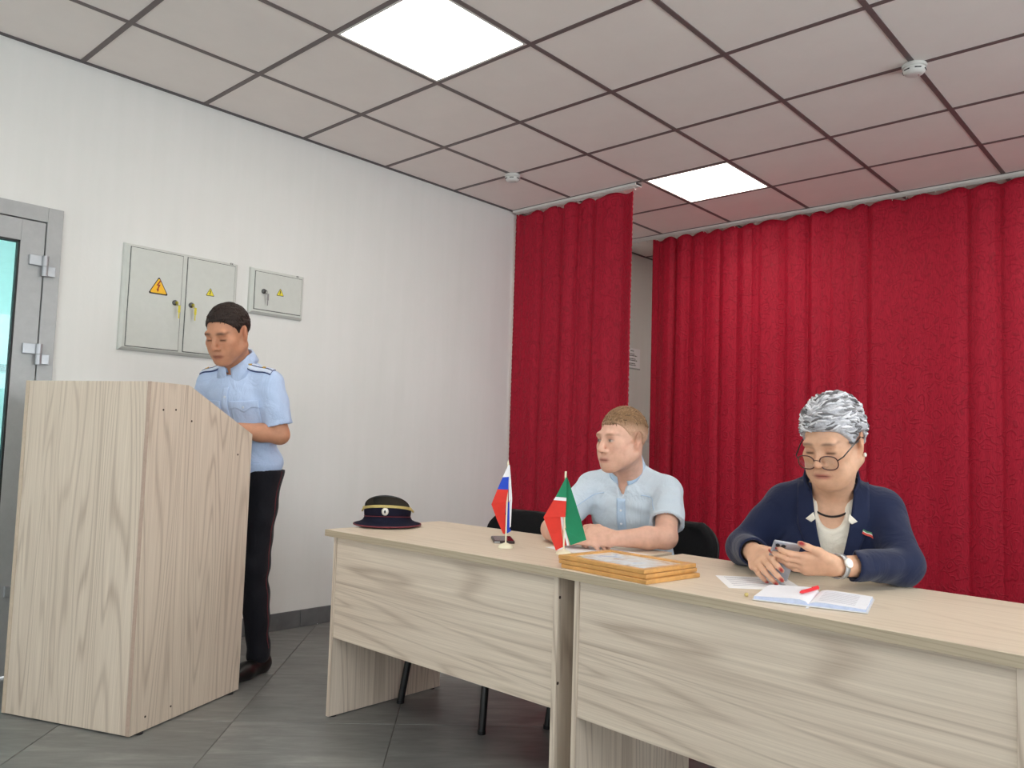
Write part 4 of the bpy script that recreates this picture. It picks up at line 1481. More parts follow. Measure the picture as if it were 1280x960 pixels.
def ring_collar(name, F, rx, ry, phimax, prof, mat, parent, base, n=48, thick=.002, tilt=0.):
    """collar around frame F (z up the neck): prof(phi) -> list of (extra radius, z)"""
    rows = None
    for j in range(n + 1):
        ph = -phimax + 2 * phimax * j / n
        pr = prof(ph)
        if rows is None: rows = [[] for _ in pr]
        for i, (er, z) in enumerate(pr):
            q = F.w((rx + er) * math.sin(ph), (ry + er) * math.cos(ph), z + tilt * math.cos(ph))
            rows[i].append(tuple(q - np.asarray(base)))
    return sheet(name, rows, thick, mat, parent)

def shoe(name, ankle, yaw, mat, parent, base):
    F = Frame(ankle, Rz(yaw)); S = Field()
    gz = -ankle[2]
    S.rc(F.w(0, .035, gz + .042), F.w(0, -.10, gz + .034), .040, .036, .03)
    S.rc(F.w(0, -.10, gz + .034), F.w(0, -.165, gz + .030), .038, .028, .03)
    S.rc(F.w(0, .02, gz + .04), F.w(0, .015, gz + .095), .040, .040, .03)
    S.clips.append(lambda P: .003 - P[:, 2])
    field_obj(name, S, .006, mat, parent, base)
M_SHOE = plain('black_shoe_leather', srgb(20, 19, 19), .35)

def legs_field(hip_l, hip_r, knee_l, knee_r, ank_l, ank_r, T, t=.0, w=1.):
    S = Field()
    S.el(T.w(0, .012, -.47), [.165 * w, .125, .105], T.R, .05)
    for h, k_, a in ((hip_l, knee_l, ank_l), (hip_r, knee_r, ank_r)):
        S.rc(h, k_, .085 * w, .062, .05)
        S.rc(k_, a, .062, .052, .03)
    return S

def hair_locks(name, H, s, ly, lz, rad, n, Lr, r0, comb_fn, mat, parent, base, seed, reach=.004, earclear=.034):
    rg = random.Random(seed)
    bm = bmesh.new()
    cen = np.array([0, .018, .036]); rad = np.array(rad)
    made = 0
    while made < n:
        u = rg.uniform(0, 2 * PI); w_ = rg.uniform(-.45, 1)
        dirv = np.array([math.sqrt(1 - w_ * w_) * math.cos(u), math.sqrt(1 - w_ * w_) * math.sin(u), w_])
        p = cen + dirv * rad
        if p[2] < np.interp(p[1], ly, lz) + reach: continue
        if abs(p[0]) > .055 and math.hypot(p[1] - .012, (p[2] + .004) * .85) < earclear: continue
        made += 1
        nrm = unit(dirv / rad)
        comb = comb_fn(p, rg)
        tg = unit(comb - nrm * (comb @ nrm))
        L = rg.uniform(*Lr)
        lift = rg.uniform(.0, r0 * 1.2)
        bn = np.cross(nrm, tg); wav = rg.uniform(-.002, .002)
        pts = []
        for k_ in range(4):
            q = k_ / 3
            pt = p - nrm * r0 * .7 + tg * L * (q - .3) + nrm * (lift * math.sin(PI * min(1, q * .9)) - .5 * ((q - .3) * L) ** 2 / .09) + bn * wav * math.sin(q * 4)
            pts.append(tuple(H.w(*(pt * s)) - base))
        add_tube(bm, pts, [r0 * .7, r0, r0 * .9, r0 * .2], 4)
    return mesh_obj(name, bm_mesh(bm, name, True), mat, parent)
def comb_short(p, rg):
    j = lambda a: rg.uniform(-a, a)
    if p[2] > .075: return np.array([j(.5), -1. + j(.3), j(.2)])
    if p[1] < -.05: return np.array([j(.5), -.3, -.7 + j(.3)])
    return np.array([j(.2), .35 + j(.3), -1.])
# ================================================================== the standing officer
def build_officer():
    th = math.radians(25.5)
    base = V3(.56, .66, 0)
    root = thing('person', 'standing man in light blue short-sleeved uniform shirt reading at the lectern', 'person', tuple(base), 0, 'people at the meeting')
    T = Frame((.655, .520, 1.385), Rz(th) @ Rx(math.radians(13)))
    s = 1.07
    H = Frame((.700, .440, 1.522), Rz(math.radians(27)) @ Rx(math.radians(24)))
    skin = lin(198, 143, 113)
    B = Field()
    head_field(B, H, s, 1.05)
    B.rc(H.w(0, .022, -.045), T.w(0, .012, -.02), .056, .062, .03)
    torso_field(B, T, -.006)
    LS, RS = T.w(.160, .008, -.080), T.w(-.160, .008, -.080)
    LE, RE = V3(.815, .655, 1.085), V3(.41, .50, 1.10)
    LWr, RWr = V3(.752, .425, 1.106), V3(.50, .33, 1.110)
    for a, b, c in ((LS, LE, LWr), (RS, RE, RWr)):
        B.rc(a, b, .046, .040, .03)
        B.rc(b, b + (c - b) * .35, .040, .040, .02)
        B.rc(b + (c - b) * .35, c, .040, .027, .015)
    ey_ = V3(.397, -.918, 0)
    curl = [(.25, .3, .25)] * 4
    dn = V3(.1, .0, -1)
    hand_field(B, LWr, V3(-.25, -.9, -.0), dn, 1, curl, 1.0)
    hand_field(B, RWr, V3(.75, -.55, -.0), dn, -1, curl, 1.0)
    hd = head_tone(H, s, skin, lin(150, 82, 72), lin(44, 30, 26), lin(34, 22, 20), 1.25,
                   lambda p, c, blend, front: blend(.16 * np.clip((-.045 - p[:, 2]) / .02, 0, 1) * (p[:, 1] < .02) * (p[:, 2] > -.13) * (np.abs(p[:, 0]) < .09), skin * .62))
    field_obj('body', B, .0042, M_SKIN, root, base, hd)
    # hair
    ly = [-.12, -.075, -.062, -.05, -.03, -.015, .0, .04, .06, .12]
    lz = [.072, .070, .066, .052, .030, -.008, .0, .0, -.050, -.052]
    Hf = hair_field(H, s, .011, .0065, ly, lz, disp=wrinkle(.0018, 190, 4))
    hr = field_obj('hair', Hf, .0036, mat_hair('dark_brown_hair', (26, 19, 17), (58, 44, 38)), root, base)
    hair_locks('hair_locks', H, s, ly, lz, (.0735 + .0065, .093 + .0065, .078 + .011), 620, (.010, .022), .0017, comb_short, mat_hair('dark_brown_locks', (24, 17, 15), (66, 50, 42), True), hr, base, 5, .001, .036)
    # shirt
    blue = srgb(186, 206, 238)
    Msh = cloth('light_blue_uniform_cotton', blue, .55, 11)
    S = Field()
    torso_field(S, T, .013)
    S.clips.append(lambda P: .925 - P[:, 2])
    for a, b in ((LS, LE), (RS, RE)):
        S.subs.append((sleeve(a, b, .82, .060, .066, .051, .045), .03))
    nk = Field(); nk.rc(T.w(0, .012, -.03), H.w(0, .0, -.04), .064, .060, .01)
    S.clips.append(lambda P: -nk.ev(P))
    wr = wrinkle(.0022, 46, 2)
    S.disp = wr
    shirt = field_obj('shirt', S, .0048, Msh, root, base)
    # waistband of the shirt
    SB = Field(); SB.el(T.w(0, .008, -.43), [.176, .131, .13], T.R, .02)
    SB.clips.append(lambda P: np.maximum(.905 - P[:, 2], P[:, 2] - .955))
    field_obj('waistband', SB, .005, Msh, shirt, base)
    # collar
    C_ = Frame(T.w(0, .006, .018), T.R @ Rx(math.radians(14)))
    def prof(ph):
        fr = max(0., (abs(ph) - 1.7) / 1.1)
        return [(.001, .012 - .03 * fr), (.003, .038 - .034 * fr), (.008, .040 - .034 * fr), (.017, .016 - .045 * fr), (.024 + .020 * fr, -.008 - .062 * fr)]
    ring_collar('collar', C_, .064, .068, 2.98, prof, Msh, shirt, base, 56, .0022)
    # placket, buttons, pockets
    surf_sheet('placket', S, T, quadgrid((-.014, -.075), (.014, -.075), (.014, -.40), (-.014, -.40), 4, 24), Msh, shirt, base, .002, .002)
    Mbt = plain('pale_button', srgb(214, 224, 238), .3)
    for z in (-.12, -.20, -.28, -.36):
        p = S.march(T.w(0, -.35, z), T.d(0, 1, 0))[0] - T.d(0, 1, 0) * .0035 - base
        lathe('button', [(0, .002), (.005, .0015), (.0055, 0), (0, 0)], Mbt, shirt, 12, loc=tuple(p), rot=(PI / 2, 0, th))
    for q in (-1, 1):
        g = []
        for i in range(15):
            v = i / 14; row = []
            for j in range(15):
                u = j / 14; x = q * .085 + (u - .5) * .115
                row.append((x, -.150 - .125 * v))
            g.append(row)
        surf_sheet('pocket', S, T, g, Msh, shirt, base, .0016, .002)
        g = []
        for i in range(7):
            v = i / 6; row = []
            for j in range(17):
                u = j / 16; x = q * .085 + (u - .5) * .122
                dz = .030 + .016 * (1 - abs(2 * u - 1)) ** 1.0 + .006 * math.cos(4 * PI * u)
                row.append((x, -.138 - dz * v))
            g.append(row)
        surf_sheet('pocket_flap', S, T, g, Msh, shirt, base, .0042, .0024)
        p = S.march(T.w(q * .085, -.35, -.166), T.d(0, 1, 0))[0] - T.d(0, 1, 0) * .0062 - base
        lathe('button', [(0, .002), (.005, .0015), (.0055, 0), (0, 0)], Mbt, shirt, 12, loc=tuple(p), rot=(PI / 2, 0, th))
    # shoulder boards
    Mep = plain('epaulette_pale_blue', srgb(214, 226, 244), .6); Mst = plain('epaulette_dark_edge', srgb(52, 70, 120), .6)
    Mgo = plain('gold_star', srgb(214, 170, 70), .35, .6)
    for q in (-1, 1):
        def eg(w0, zoff):
            out = []
            for i in range(11):
                v = i / 10; row = []
                for j in range(7):
                    u = j / 6 * 2 - 1
                    ww = w0 * (1 if v < .85 else 1 - (v - .85) * 2.2)
                    x = q * (.185 - .118 * v)
                    o = T.w(x, -.125 + u * ww, .25)
                    row.append(o)
                out.append(row)
            P = []
            dv = unit(T.d(0, .40, -.92))
            for row in out:
                h = S.march(np.array(row), dv)
                P.append([tuple(k_ - dv * zoff - base) for k_ in h])
            return P, out
        P, _ = eg(.026, .004); ep = sheet('epaulette', P, .004, Mst, shirt)
        P, _ = eg(.0225, .0068); sheet('epaulette_field', P, .002, Mep, ep)
        P2, _ = eg(.003, .0085); sheet('epaulette_stripe', P2, .001, Mst, ep)
        for v in (.3, .86):
            o = S.march(T.w(q * (.185 - .118 * v), -.125, .25), unit(T.d(0, .40, -.92)))[0] - unit(T.d(0, .40, -.92)) * .010 - base
            pts = []
            for k_ in range(10):
                r_ = .0095 if k_ % 2 == 0 else .0042
                pts.append((r_ * math.cos(k_ * PI / 5), r_ * math.sin(k_ * PI / 5)))
            prism('star', pts, -.001, .002, 2, Mgo, ep, loc=tuple(o), rot=(.45, q * .35, th))
    # trousers
    Mtr = cloth('black_uniform_wool', srgb(22, 22, 30), .4, 12)
    hl, hr = T.w(.085, .012, -.49), T.w(-.085, .012, -.49)
    kl, kr = V3(.66, .655, .50), V3(.46, .56, .50)
    al, ar = V3(.655, .70, .09), V3(.45, .60, .09)
    Lg = legs_field(hl, hr, kl, kr, al, ar, T, 0)
    Lg.clips.append(lambda P: np.maximum(P[:, 2] - .925, .035 - P[:, 2]))
    Lg.disp = wrinkle(.003, 30, 8)
    tr = field_obj('trousers', Lg, .006, Mtr, root, base)
    # narrow red piping down the outer seam
    pts = []
    dv = -T.d(1, 0, 0)
    for z in np.linspace(.92, .12, 24):
        cx = np.interp(z, [.09, .50, .92], [al[0], kl[0], hl[0]]); cy_ = np.interp(z, [.09, .50, .92], [al[1], kl[1], hl[1]])
        p = Lg.march(np.array([cx, cy_, z]) - dv * .3, dv)[0] - base
        pts.append(tuple(p))
    tube('seam_piping', pts, .002, M_PIPE, tr, 6)
    for a in (al, ar):
        shoe('shoe', a, th, M_SHOE, root, base)
build_officer()

# ================================================================== the seated man
def build_man():
    th = math.radians(15)
    base = V3(2.19, 1.46, 0)
    root = thing('person', 'seated man in pale blue short-sleeved shirt looking aside with hands clasped on desk', 'person', tuple(base), 0, 'people at the meeting')
    T = Frame((2.222, 1.315, .985), Rz(th) @ Rx(math.radians(20)))
    s = 1.0
    H = Frame((2.266, 1.211, 1.108), Rz(math.radians(-12)) @ Rx(math.radians(4)))
    skin = lin(226, 180, 158)
    B = Field()
    head_field(B, H, s, 1.02, nose=1.05)
    B.rc(H.w(0, .022, -.045), T.w(0, .012, -.02), .055, .062, .03)
    torso_field(B, T, -.006)
    LS, RS = T.w(.156, .006, -.078), T.w(-.156, .006, -.078)
    LE, RE = V3(2.462, 1.215, .766), V3(2.066, 1.06, .766)
    LWr, RWr = V3(2.352, 1.045, .762), V3(2.212, .975, .755)
    for a, b, c in ((LS, LE, LWr), (RS, RE, RWr)):
        B.rc(a, b, .046, .039, .03)
        B.rc(b, b + (c - b) * .35, .039, .039, .02)
        B.rc(b + (c - b) * .35, c, .039, .026, .015)
    curl = [(.75, .9, .5), (.8, .9, .5), (.85, .9, .5), (.9, .9, .5)]
    hand_field(B, LWr, V3(-.85, -.42, .05), V3(-.35, .7, -.6), 1, curl, 1.0, (.8, .5, .1), (.95, .1, .2))
    hand_field(B, RWr, V3(.70, .30, .05), V3(.1, .50, -.85), -1, [(.5, .8, .5)] * 4, 1.0, (.8, .5, .1), (.95, .1, .25))
    B.clips.append(lambda P: np.where((P[:, 1] < 1.19), .7205 - P[:, 2], -1))
    def ex(p, c, blend, front):
        # cropped fair hair shading on the temples and sides of the scalp, faint stubble
        side = np.clip((p[:, 2] - np.interp(p[:, 1], [-.06, -.045, -.02, .0, .04, .06, .1], [.08, .05, .012, -.012, .0, -.045, -.05])) / .015, 0, 1) * (p[:, 2] > -.06)
        blend(side * .55 * (p[:, 1] > -.08), lin(150, 116, 88))
        st = np.clip((-.052 - p[:, 2]) / .02, 0, 1) * (p[:, 1] < .01) * (p[:, 2] > -.125) * (np.abs(p[:, 0]) < .09)
        blend(st * .10, lin(150, 116, 96))
    hd = head_tone(H, s, skin, lin(196, 118, 108), lin(150, 108, 84), lin(74, 50, 42), 1.0, ex, True)
    field_obj('body', B, .004, M_SKIN, root, base, hd)
    ly = [-.12, -.08, -.068, -.055, -.045, -.030, -.018, .0, .04, .06, .12]
    lz = [.057, .056, .058, .060, .050, .030, .006, .012, .0, -.030, -.032]
    Hf = hair_field(H, s, .0125, .0035, ly, lz, disp=wrinkle(.0010, 250, 9))
    def htone(v):
        p = H.l(v)
        f = np.clip((p[:, 2] - np.interp(p[:, 1], [-.06, .0, .1], [.048, .036, .012])) / .032, 0, 1)[:, None]
        return lin(204, 164, 138) * (1 - f) + lin(142, 110, 80) * f
    hr = field_obj('hair', Hf, .0036, mat_hair_tone('fair_cropped_hair'), root, base, htone)
    hair_locks('hair_locks', H, s, [-.12, -.06, .0, .12], [.058, .060, .062, .040], (.0735 + .0035, .093 + .0035, .078 + .0125), 480, (.010, .020), .0016, comb_short, mat_hair('fair_locks', (104, 78, 54), (172, 138, 104), True), hr, base, 6, .0, .036)
    Msh = cloth('pale_blue_cotton', srgb(212, 226, 238), .6, 10)
    Mpl = cloth('pale_blue_placket', srgb(190, 214, 238), .35, 12)
    S = Field()
    torso_field(S, T, .014, belly=.008)
    for a, b in ((LS, LE), (RS, RE)):
        S.subs.append((sleeve(a, b, .70, .058, .063, .049, .045), .03))
    nk = Field(); nk.rc(T.w(0, .012, -.03), H.w(0, .0, -.04), .063, .058, .01)
    nk.el(T.w(0, -.09, -.030), [.014, .06, .040], T.R, .02)
    S.clips.append(lambda P: -nk.ev(P))
    S.disp = wrinkle(.0026, 42, 12)
    shirt = field_obj('shirt', S, .0046, Msh, root, base)
    C_ = Frame(T.w(0, .004, .014), T.R @ Rx(math.radians(16)))
    def prof(ph):
        fr = max(0., (abs(ph) - 1.6) / 1.2)
        return [(.008, -.016 - .038 * fr), (.003, .010 - .030 * fr), (.000, .038 - .030 * fr)]
    ring_collar('collar', C_, .066, .068, 2.86, prof, Mpl, shirt, base, 56, .003)
    surf_sheet('placket', S, T, quadgrid((-.017, -.072), (.017, -.072), (.017, -.34), (-.017, -.34), 5, 24), Mpl, shirt, base, .0024, .0028)
    Mbt = plain('shirt_button', srgb(222, 230, 238), .3)
    for z in (-.115, -.165, -.215, -.265):
        p = S.march(T.w(0, -.35, z), T.d(0, 1, 0))[0] - T.d(0, 1, 0) * .0045 - base
        lathe('button', [(0, .002), (.0045, .0015), (.005, 0), (0, 0)], Mbt, shirt, 12, loc=tuple(p), rot=(PI / 2 - .3, 0, th))
    for q in (-1, 1):      # yoke seams
        surf_sheet('yoke_seam', S, T, quadgrid((q * .075, -.060), (q * .150, -.075), (q * .150, -.078), (q * .075, -.063), 10, 1), Mpl, shirt, base, .0012, .0014)
    Mtr = cloth('dark_trousers', srgb(34, 36, 46), .4, 12)
    hl, hr = T.w(.085, .03, -.50), T.w(-.085, .03, -.50)
    kl, kr = V3(2.36, 1.06, .545), V3(2.12, 1.02, .545)
    al, ar = V3(2.37, 1.30, .09), V3(2.13, 1.28, .09)
    Lg = legs_field(hl, hr, kl, kr, al, ar, Frame(T.w(0, .02, -.02), T.R))
    Lg.clips.append(lambda P: np.maximum(P[:, 2] - .66, .05 - P[:, 2]))
    Lg.clips.append(lambda P: np.where(P[:, 2] > .42, .466 - P[:, 2], -1) * (P[:, 1] > 1.16))
    field_obj('trousers', Lg, .007, Mtr, root, base)
    for a in (al, ar): shoe('shoe', a, th, M_SHOE, root, base)
build_man()

# ================================================================== the seated woman
def build_woman():
    th = math.radians(21)
    base = V3(2.97, 1.40, 0)
    root = thing('person', 'seated woman with short grey hair and glasses in navy jacket, looking at phone', 'person', tuple(base), 0, 'people at the meeting')
    T = Frame((3.050, 1.200, .985), Rz(th) @ Rx(math.radians(20)))
    s = 1.0
    H = Frame((3.106, 1.062, 1.118), Rz(math.radians(-6)) @ Rx(math.radians(21)))
    skin = lin(222, 176, 146)
    B = Field()
    head_field(B, H, s, 1.08, 1., .95)
    for q in (-1, 1): B.el(H.w(q * .036, -.045, -.075), [.024, .028, .026], H.R, .03)
    B.el(H.w(0, -.03, -.105), [.045, .045, .022], H.R, .03)
    B.rc(H.w(0, .020, -.045), T.w(0, .010, -.02), .056, .062, .03)
    torso_field(B, T, -.008, 1.05, 1.1, 1, sh=.130)
    LS, RS = T.w(.148, .006, -.080), T.w(-.148, .006, -.080)
    LE, RE = V3(3.272, 1.150, .774), V3(2.800, 1.130, .776)
    LWr, RWr = V3(3.172, .905, .785), V3(2.945, .915, .790)
    for a, b, c in ((LS, LE, LWr), (RS, RE, RWr)):
        B.rc(a, b, .042, .038, .03)
        B.rc(b, c, .038, .026, .02)
    # left hand cradles the phone, right hand reaches round its far edge
    PH = V3(3.052, .815, .812)
    lt = hand_field(B, LWr, V3(-.82, -.55, .02), V3(-.40, .70, .55), 1, [(.12, .35, .3), (.15, .38, .3), (.18, .4, .3), (.22, .4, .3)], .96, (.62, .62, -.15), (.95, .25, .20), wr=.026)
    rt = hand_field(B, RWr, V3(.50, -.80, -.10), V3(.62, .30, -.68), -1, [(.25, .5, .3), (.45, .6, .4), (.55, .65, .4), (.6, .65, .4)], .96, (.6, .6, .3), (.9, .25, .3))
    B.clips.append(lambda P: np.where((P[:, 1] < 1.12), .7235 - P[:, 2], -1))
    nails = lin(150, 22, 36)
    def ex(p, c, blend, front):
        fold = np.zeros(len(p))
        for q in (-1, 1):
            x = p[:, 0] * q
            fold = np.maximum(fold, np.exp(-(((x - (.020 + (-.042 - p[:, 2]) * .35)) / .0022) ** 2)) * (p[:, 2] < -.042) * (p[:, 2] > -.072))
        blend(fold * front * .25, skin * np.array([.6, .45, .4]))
    hd0 = head_tone(H, s, skin, lin(168, 84, 80), lin(112, 84, 70), lin(36, 24, 24), .9, ex)
    def hd(v):
        c = hd0(v)
        for pos, d, back, r in lt + rt:
            q = v - (pos - d * r * .35 + back * r * .95)
            m = np.clip(1.6 - np.sqrt((q @ d / (r * 1.15)) ** 2 + ((q * q).sum(1) - (q @ d) ** 2) / (r * .85) ** 2) * 1.1, 0, 1)
            c = c * (1 - m[:, None]) + nails * m[:, None]
        return c
    field_obj('body', B, .0036, M_SKIN, root, base, hd)
    # hair: soft cap plus combed locks
    ly = [-.14, -.085, -.07, -.055, -.035, -.015, .0, .04, .06, .14]
    lz = [.056, .058, .056, .048, .020, -.018, -.01, -.01, -.050, -.055]
    Mh = mat_hair('silver_hair', (158, 158, 164), (222, 222, 228))
    Hf = hair_field(H, s, .024, .012, ly, lz, disp=wrinkle(.0022, 150, 5))
    hair = field_obj('hair', Hf, .0036, Mh, root, base)
    Ml = mat_hair('silver_locks', (112, 110, 112), (240, 240, 245), True, .5)
    rg = random.Random(21)
    bm = bmesh.new()
    cen = np.array([0, .018, .036]); rad = np.array([.0735 + .012, .093 + .012, .078 + .024])
    made = 0
    while made < 520:
        u = rg.uniform(0, 2 * PI); w_ = rg.uniform(-.45, 1)
        dirv = np.array([math.sqrt(1 - w_ * w_) * math.cos(u), math.sqrt(1 - w_ * w_) * math.sin(u), w_])
        p = cen + dirv * rad
        zl = np.interp(p[1], ly, lz)
        if p[2] < zl + .004: continue
        if abs(p[0]) > .055 and math.hypot(p[1] - .012, (p[2] + .004) * .85) < .034: continue
        made += 1
        nrm = unit(dirv / rad)
        side = 1 if p[0] > -.02 else -1
        comb = np.array([.55 * side + rg.uniform(-.25, .25), .75 + rg.uniform(-.3, .2), -.25 if p[2] < .08 else .05])
        if p[1] < -.055: comb = np.array([.85 * side, -.05 + rg.uniform(-.25, .3), .22])
        tg = unit(comb - nrm * (comb @ nrm))
        L = rg.uniform(.026, .052)
        lift = rg.uniform(.0, .007) + (.004 if p[2] > .08 else 0)
        wav = rg.uniform(-.004, .004); bn = np.cross(nrm, tg)
        pts = []
        for k_ in range(5):
            q = k_ / 4
            pt = p - nrm * .003 + tg * L * (q - .3) + nrm * (lift * math.sin(PI * min(1, q * .9)) - .5 * ((q - .3) * L) ** 2 / .09) + bn * wav * math.sin(q * 5)
            pts.append(tuple(H.w(*(pt * s)) - base))
        add_tube(bm, pts, [.0022, .0034, .0034, .0026, .0006], 5)
    mesh_obj('hair_locks', bm_mesh(bm, 'hair_locks', True), Ml, hair)
    # blouse
    Mbl = cloth('ivory_blouse', srgb(238, 232, 218), .5, 14)
    Sb = Field(); torso_field(Sb, T, .003, 1.05, 1.1, 1, sh=.128)
    nk = Field(); nk.rc(T.w(0, .010, -.03), H.w(0, .0, -.04), .064, .060, .01)
    nk.el(T.w(0, -.10, -.035), [.050, .07, .070], T.R, .02)
    Sb.clips.append(lambda P: -nk.ev(P))
    Sb.clips.append(lambda P: T.l(P)[:, 2] * -1 - .40)
    Sb.disp = wrinkle(.0022, 50, 31)
    field_obj('blouse', Sb, .0048, Mbl, root, base)
    # jacket with a deep V
    Mj = cloth('navy_suit_cloth', srgb(20, 31, 64), .45, 9, .75, .15)
    S = Field(); torso_field(S, T, .015, 1.05, 1.1, 1, sh=.128)
    for a, b, c in ((LS, LE, LWr), (RS, RE, RWr)):
        S.rc(a, b, .058, .051, .035)
        S.rc(b, b + (c - b) * .86, .051, .040, .025)
    def vneck(P):
        p = T.l(P)
        w_ = np.interp(-p[:, 2], [-.06, .02, .10, .22, .30], [.070, .060, .048, .018, -.02])
        return np.where(p[:, 1] < .01, w_ - np.abs(p[:, 0] - .004), -1)
    S.clips.append(vneck)
    nk2 = Field(); nk2.rc(T.w(0, .006, -.05), H.w(0, .0, -.04), .072, .070, .01)
    S.clips.append(lambda P: -nk2.ev(P))
    for b, c in ((LE, LWr), (RE, RWr)):
        dd = unit(c - b); e = b + (c - b) * .80
        far = Field(); far.rc(b + (c - b) * .70, c, .036, .034, .01)
        S.clips.append(lambda P, dd=dd, e=e, b=b: np.where(np.linalg.norm(np.cross(P - b, dd), axis=1) < .075, (P - e) @ dd, -1))
        S.clips.append(lambda P, far=far: -far.ev(P))
    S.clips.append(lambda P: np.where((P[:, 1] < 1.11), .7225 - P[:, 2], -1))
    S.disp = wrinkle(.0026, 34, 17)
    jk = field_obj('jacket', S, .0048, Mj, root, base)
    # lapels and stand-up collar
    S2 = Field(); torso_field(S2, T, .016, 1.05, 1.1, 1, sh=.128)
    for q in (-1, 1):
        g = []
        for i in range(17):
            v = i / 16; z = .015 - .285 * v
            inn = float(np.interp(-z, [-.06, .02, .10, .22, .30], [.066, .056, .044, .015, .004]))
            out_ = inn + float(np.interp(v, [0, .25, .42, .45, .8, 1], [.040, .050, .056, .046, .030, .006]))
            g.append([(q * (inn + (out_ - inn) * u) + .004, z) for u in np.linspace(0, 1, 7)])
        surf_sheet('lapel', S2, T, g, Mj, jk, base, .004, .004)
    C_ = Frame(T.w(0, .004, .012), T.R @ Rx(math.radians(16)))
    def prof(ph):
        fr = max(0., (abs(ph) - 1.25) / .9)
        return [(.022, -.030 - .05 * fr), (.012, .006 - .035 * fr), (.006, .040 - .035 * fr)]
    ring_collar('collar', C_, .070, .072, 2.2, prof, Mj, jk, base, 48, .004)
    # blouse collar points
    for q in (-1, 1):
        g = quadgrid((q * .050, -.052), (q * .072, -.072), (q * .056, -.078), (q * .044, -.068), 4, 4)
        surf_sheet('blouse_collar', S2, T, g, Mbl, root, base, .0075, .0016)
    # necklace
    pts = []
    for a in np.linspace(-2.3, 2.3, 41):
        x = .068 * math.sin(a); z = -.030 - .040 * max(0, math.cos(a)) ** 1.2
        if abs(a) < 1.75:
            p = B.march(T.w(x, -.30, z), T.d(0, 1, 0))[0] - T.d(0, 1, 0) * .002
            pts.append(tuple(p - base))
    tube('necklace', pts, .0032, plain('dark_necklace', srgb(34, 24, 24), .3), root, 8)
    # lapel pin: small flag shaped badge
    pc = S.march(T.w(.100, -.185, -.104), T.d(0, 1, 0))[0] - T.d(0, 1, 0) * .0075 - base
    pin = bpy.data.objects.new('lapel_pin', None); link(pin, root); pin.location = tuple(pc); pin.rotation_euler = (PI / 2 - .35, math.radians(16), th)
    for k_, (mm, z0, z1) in enumerate(((plain('pin_green', srgb(70, 130, 90), .4), .003, .0075), (M_SILV, .0005, .003), (plain('pin_red', srgb(190, 60, 50), .4), -.006, .0005))):
        prism('pin_stripe', [(-.016, z0 + .0025), (-.005, z0), (.006, z0 + .001), (.016, z0 - .002), (.016, z1 - .002), (.006, z1 + .001), (-.005, z1), (-.016, z1 + .0025)], 0, .0016, 2, mm, pin)
    # glasses low on the nose
    Mrim = plain('tortoise_rim', srgb(84, 44, 38), .3); Mtem = plain('dark_temple', srgb(40, 26, 26), .3)
    gl = bpy.data.objects.new('eyeglasses', None); link(gl, root); gl.location = tuple(H.w(0, 0, 0) - base)
    def hw(x, y, z): return tuple(H.R @ np.array([x, y, z]))
    for q in (-1, 1):
        pts = []; inner = []
        for k_ in range(33):
            a = 2 * PI * k_ / 32
            ca, sa = math.cos(a), math.sin(a)
            x = q * .0335 + .0255 * math.copysign(abs(ca) ** .8, ca); z = -.025 + .0205 * math.copysign(abs(sa) ** .85, sa)
            yy = -.107 + .10 * (abs(x) - .010) ** 2 / .05 + .12 * (z + .025) * -.4
            pts.append(hw(x, yy, z)); inner.append(hw(x, yy, z))
        tube('rim', pts, .0018, Mrim, gl, 6)
        bm = bmesh.new()
        for off in (-.0004, .0004):
            vs4 = [bm.verts.new(tuple(np.array(c) + H.R @ np.array([0, off, 0]))) for c in inner[:-1]]
            bm.faces.new(vs4 if off < 0 else vs4[::-1])
        mesh_obj('lens', bm_mesh(bm, 'lens'), M_CLEAR, gl)
        tube('temple', [hw(q * .058, -.103, -.018), hw(q * .070, -.090, -.011), hw(q * .079, -.040, .006), hw(q * .083, .000, .016), hw(q * .082, .022, .006)], .0019, Mtem, gl, 6)
    tube('bridge', [hw(-.009, -.1085, -.019), hw(0, -.113, -.015), hw(.009, -.1085, -.019)], .0013, Mrim, gl, 6)
    # earring, watch
    e = H.w(.083, .010, -.040) - base
    lathe('earring', [(0, -.008), (.004, -.006), (.005, -.001), (.003, .004), (0, .006)], M_SILV, root, 12, loc=tuple(e))
    ad = unit(LWr - LE); wc = LWr - ad * .012
    F = Frame(wc, np.stack([unit(np.cross(ad, V3(0, 0, 1))), ad, np.cross(unit(np.cross(ad, V3(0, 0, 1))), ad)], 1))
    wt = bpy.data.objects.new('wristwatch', None); link(wt, root); wt.location = tuple(wc - base)
    rows = [[], [], []]
    for a in np.linspace(0, 2 * PI, 33):
        for i_, y_ in enumerate((-.008, 0, .008)):
            rows[i_].append(tuple(F.R @ np.array([.0325 * math.cos(a), y_, .0325 * math.sin(a)])))
    sheet('watch_strap', rows, .003, plain('silver_bracelet', srgb(200, 204, 208), .3, .7, bump=.4, scale=400), wt)
    cd = unit(V3(.45, -.80, .30)); cd = unit(cd - ad * (cd @ ad))
    qv = Vector(cd).to_track_quat('Z', 'Y').to_euler()
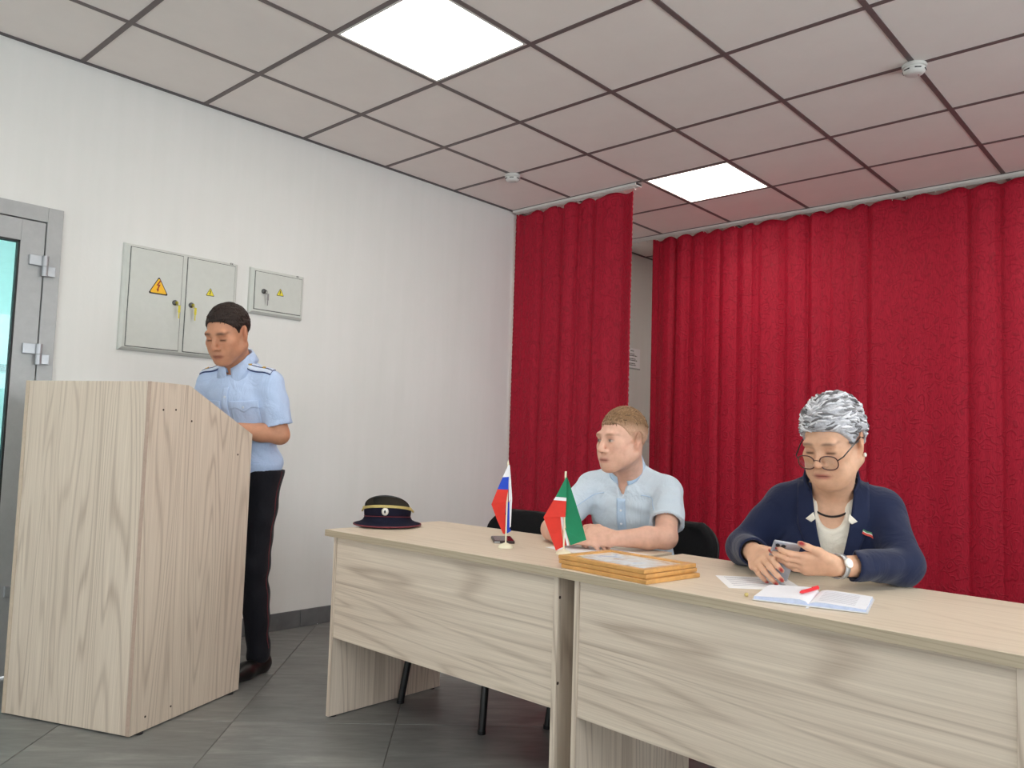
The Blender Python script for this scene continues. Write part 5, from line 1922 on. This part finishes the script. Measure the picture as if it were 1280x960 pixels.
    lathe('watch_case', [(0, 0), (.013, 0), (.0135, .004), (.0115, .0062), (0, .0062)], M_SILV, wt, 24, loc=tuple(cd * .033), rot=tuple(qv))
    lathe('watch_dial', [(0, .0064), (.010, .0064), (.010, .0068), (0, .0068)], plain('pale_dial', srgb(216, 222, 226), .15), wt, 24, loc=tuple(cd * .033), rot=tuple(qv))
    # skirt / trousers
    Mtr = cloth('navy_trousers', srgb(24, 34, 62), .4, 10)
    hl, hr = T.w(.085, .03, -.49), T.w(-.085, .03, -.49)
    kl, kr = V3(3.16, 1.01, .545), V3(2.92, .98, .545)
    al, ar = V3(3.14, 1.05, .09), V3(2.93, 1.02, .09)
    Lg = legs_field(hl, hr, kl, kr, al, ar, Frame(T.w(0, .02, -.02), T.R), 0, 1.08)
    Lg.clips.append(lambda P: np.maximum(P[:, 2] - .66, .05 - P[:, 2]))
    Lg.clips.append(lambda P: np.where(P[:, 2] > .42, .466 - P[:, 2], -1) * (P[:, 1] > 1.16))
    field_obj('trousers', Lg, .007, Mtr, root, base)
    for a in (al, ar): shoe('shoe', a, th, M_SHOE, root, base)
    # the phone she holds
    ph = thing('smartphone', 'silver-grey smartphone held in both hands of the woman', 'phone', (3.040, .862, .786))
    N = unit(V3(.40, -.66, -.60)); Y = unit(V3(.78, .60, -.14)); Y = unit(Y - N * (Y @ N)); X = np.cross(Y, N)
    ph.rotation_euler = Matrix(np.stack([X, Y, N], 1).tolist()).to_euler()
    Mbk = plain('silver_phone_back', srgb(176, 178, 186), .25, .3)
    box('body', (-.072, -.036, -.004), (.072, .036, .0035), Mbk, ph, .003, 2)
    box('camera_plate', (-.069, -.033, .0036), (-.036, -.002, .0055), plain('camera_plate_grey', srgb(150, 152, 160), .25, .3), ph, .0008)
    for cx_, cy_ in ((-.061, -.025), (-.061, -.010), (-.046, -.0175)):
        lathe('camera_lens', [(0, .0072), (.0045, .0072), (.0058, .0066), (.0058, .0056), (0, .0056)], plain('black_lens', srgb(18, 18, 24), .1), ph, 16, loc=(cx_, cy_, 0))
    box('screen', (-.069, -.033, -.0048), (.069, .033, -.0041), M_PHS, ph)
build_woman()
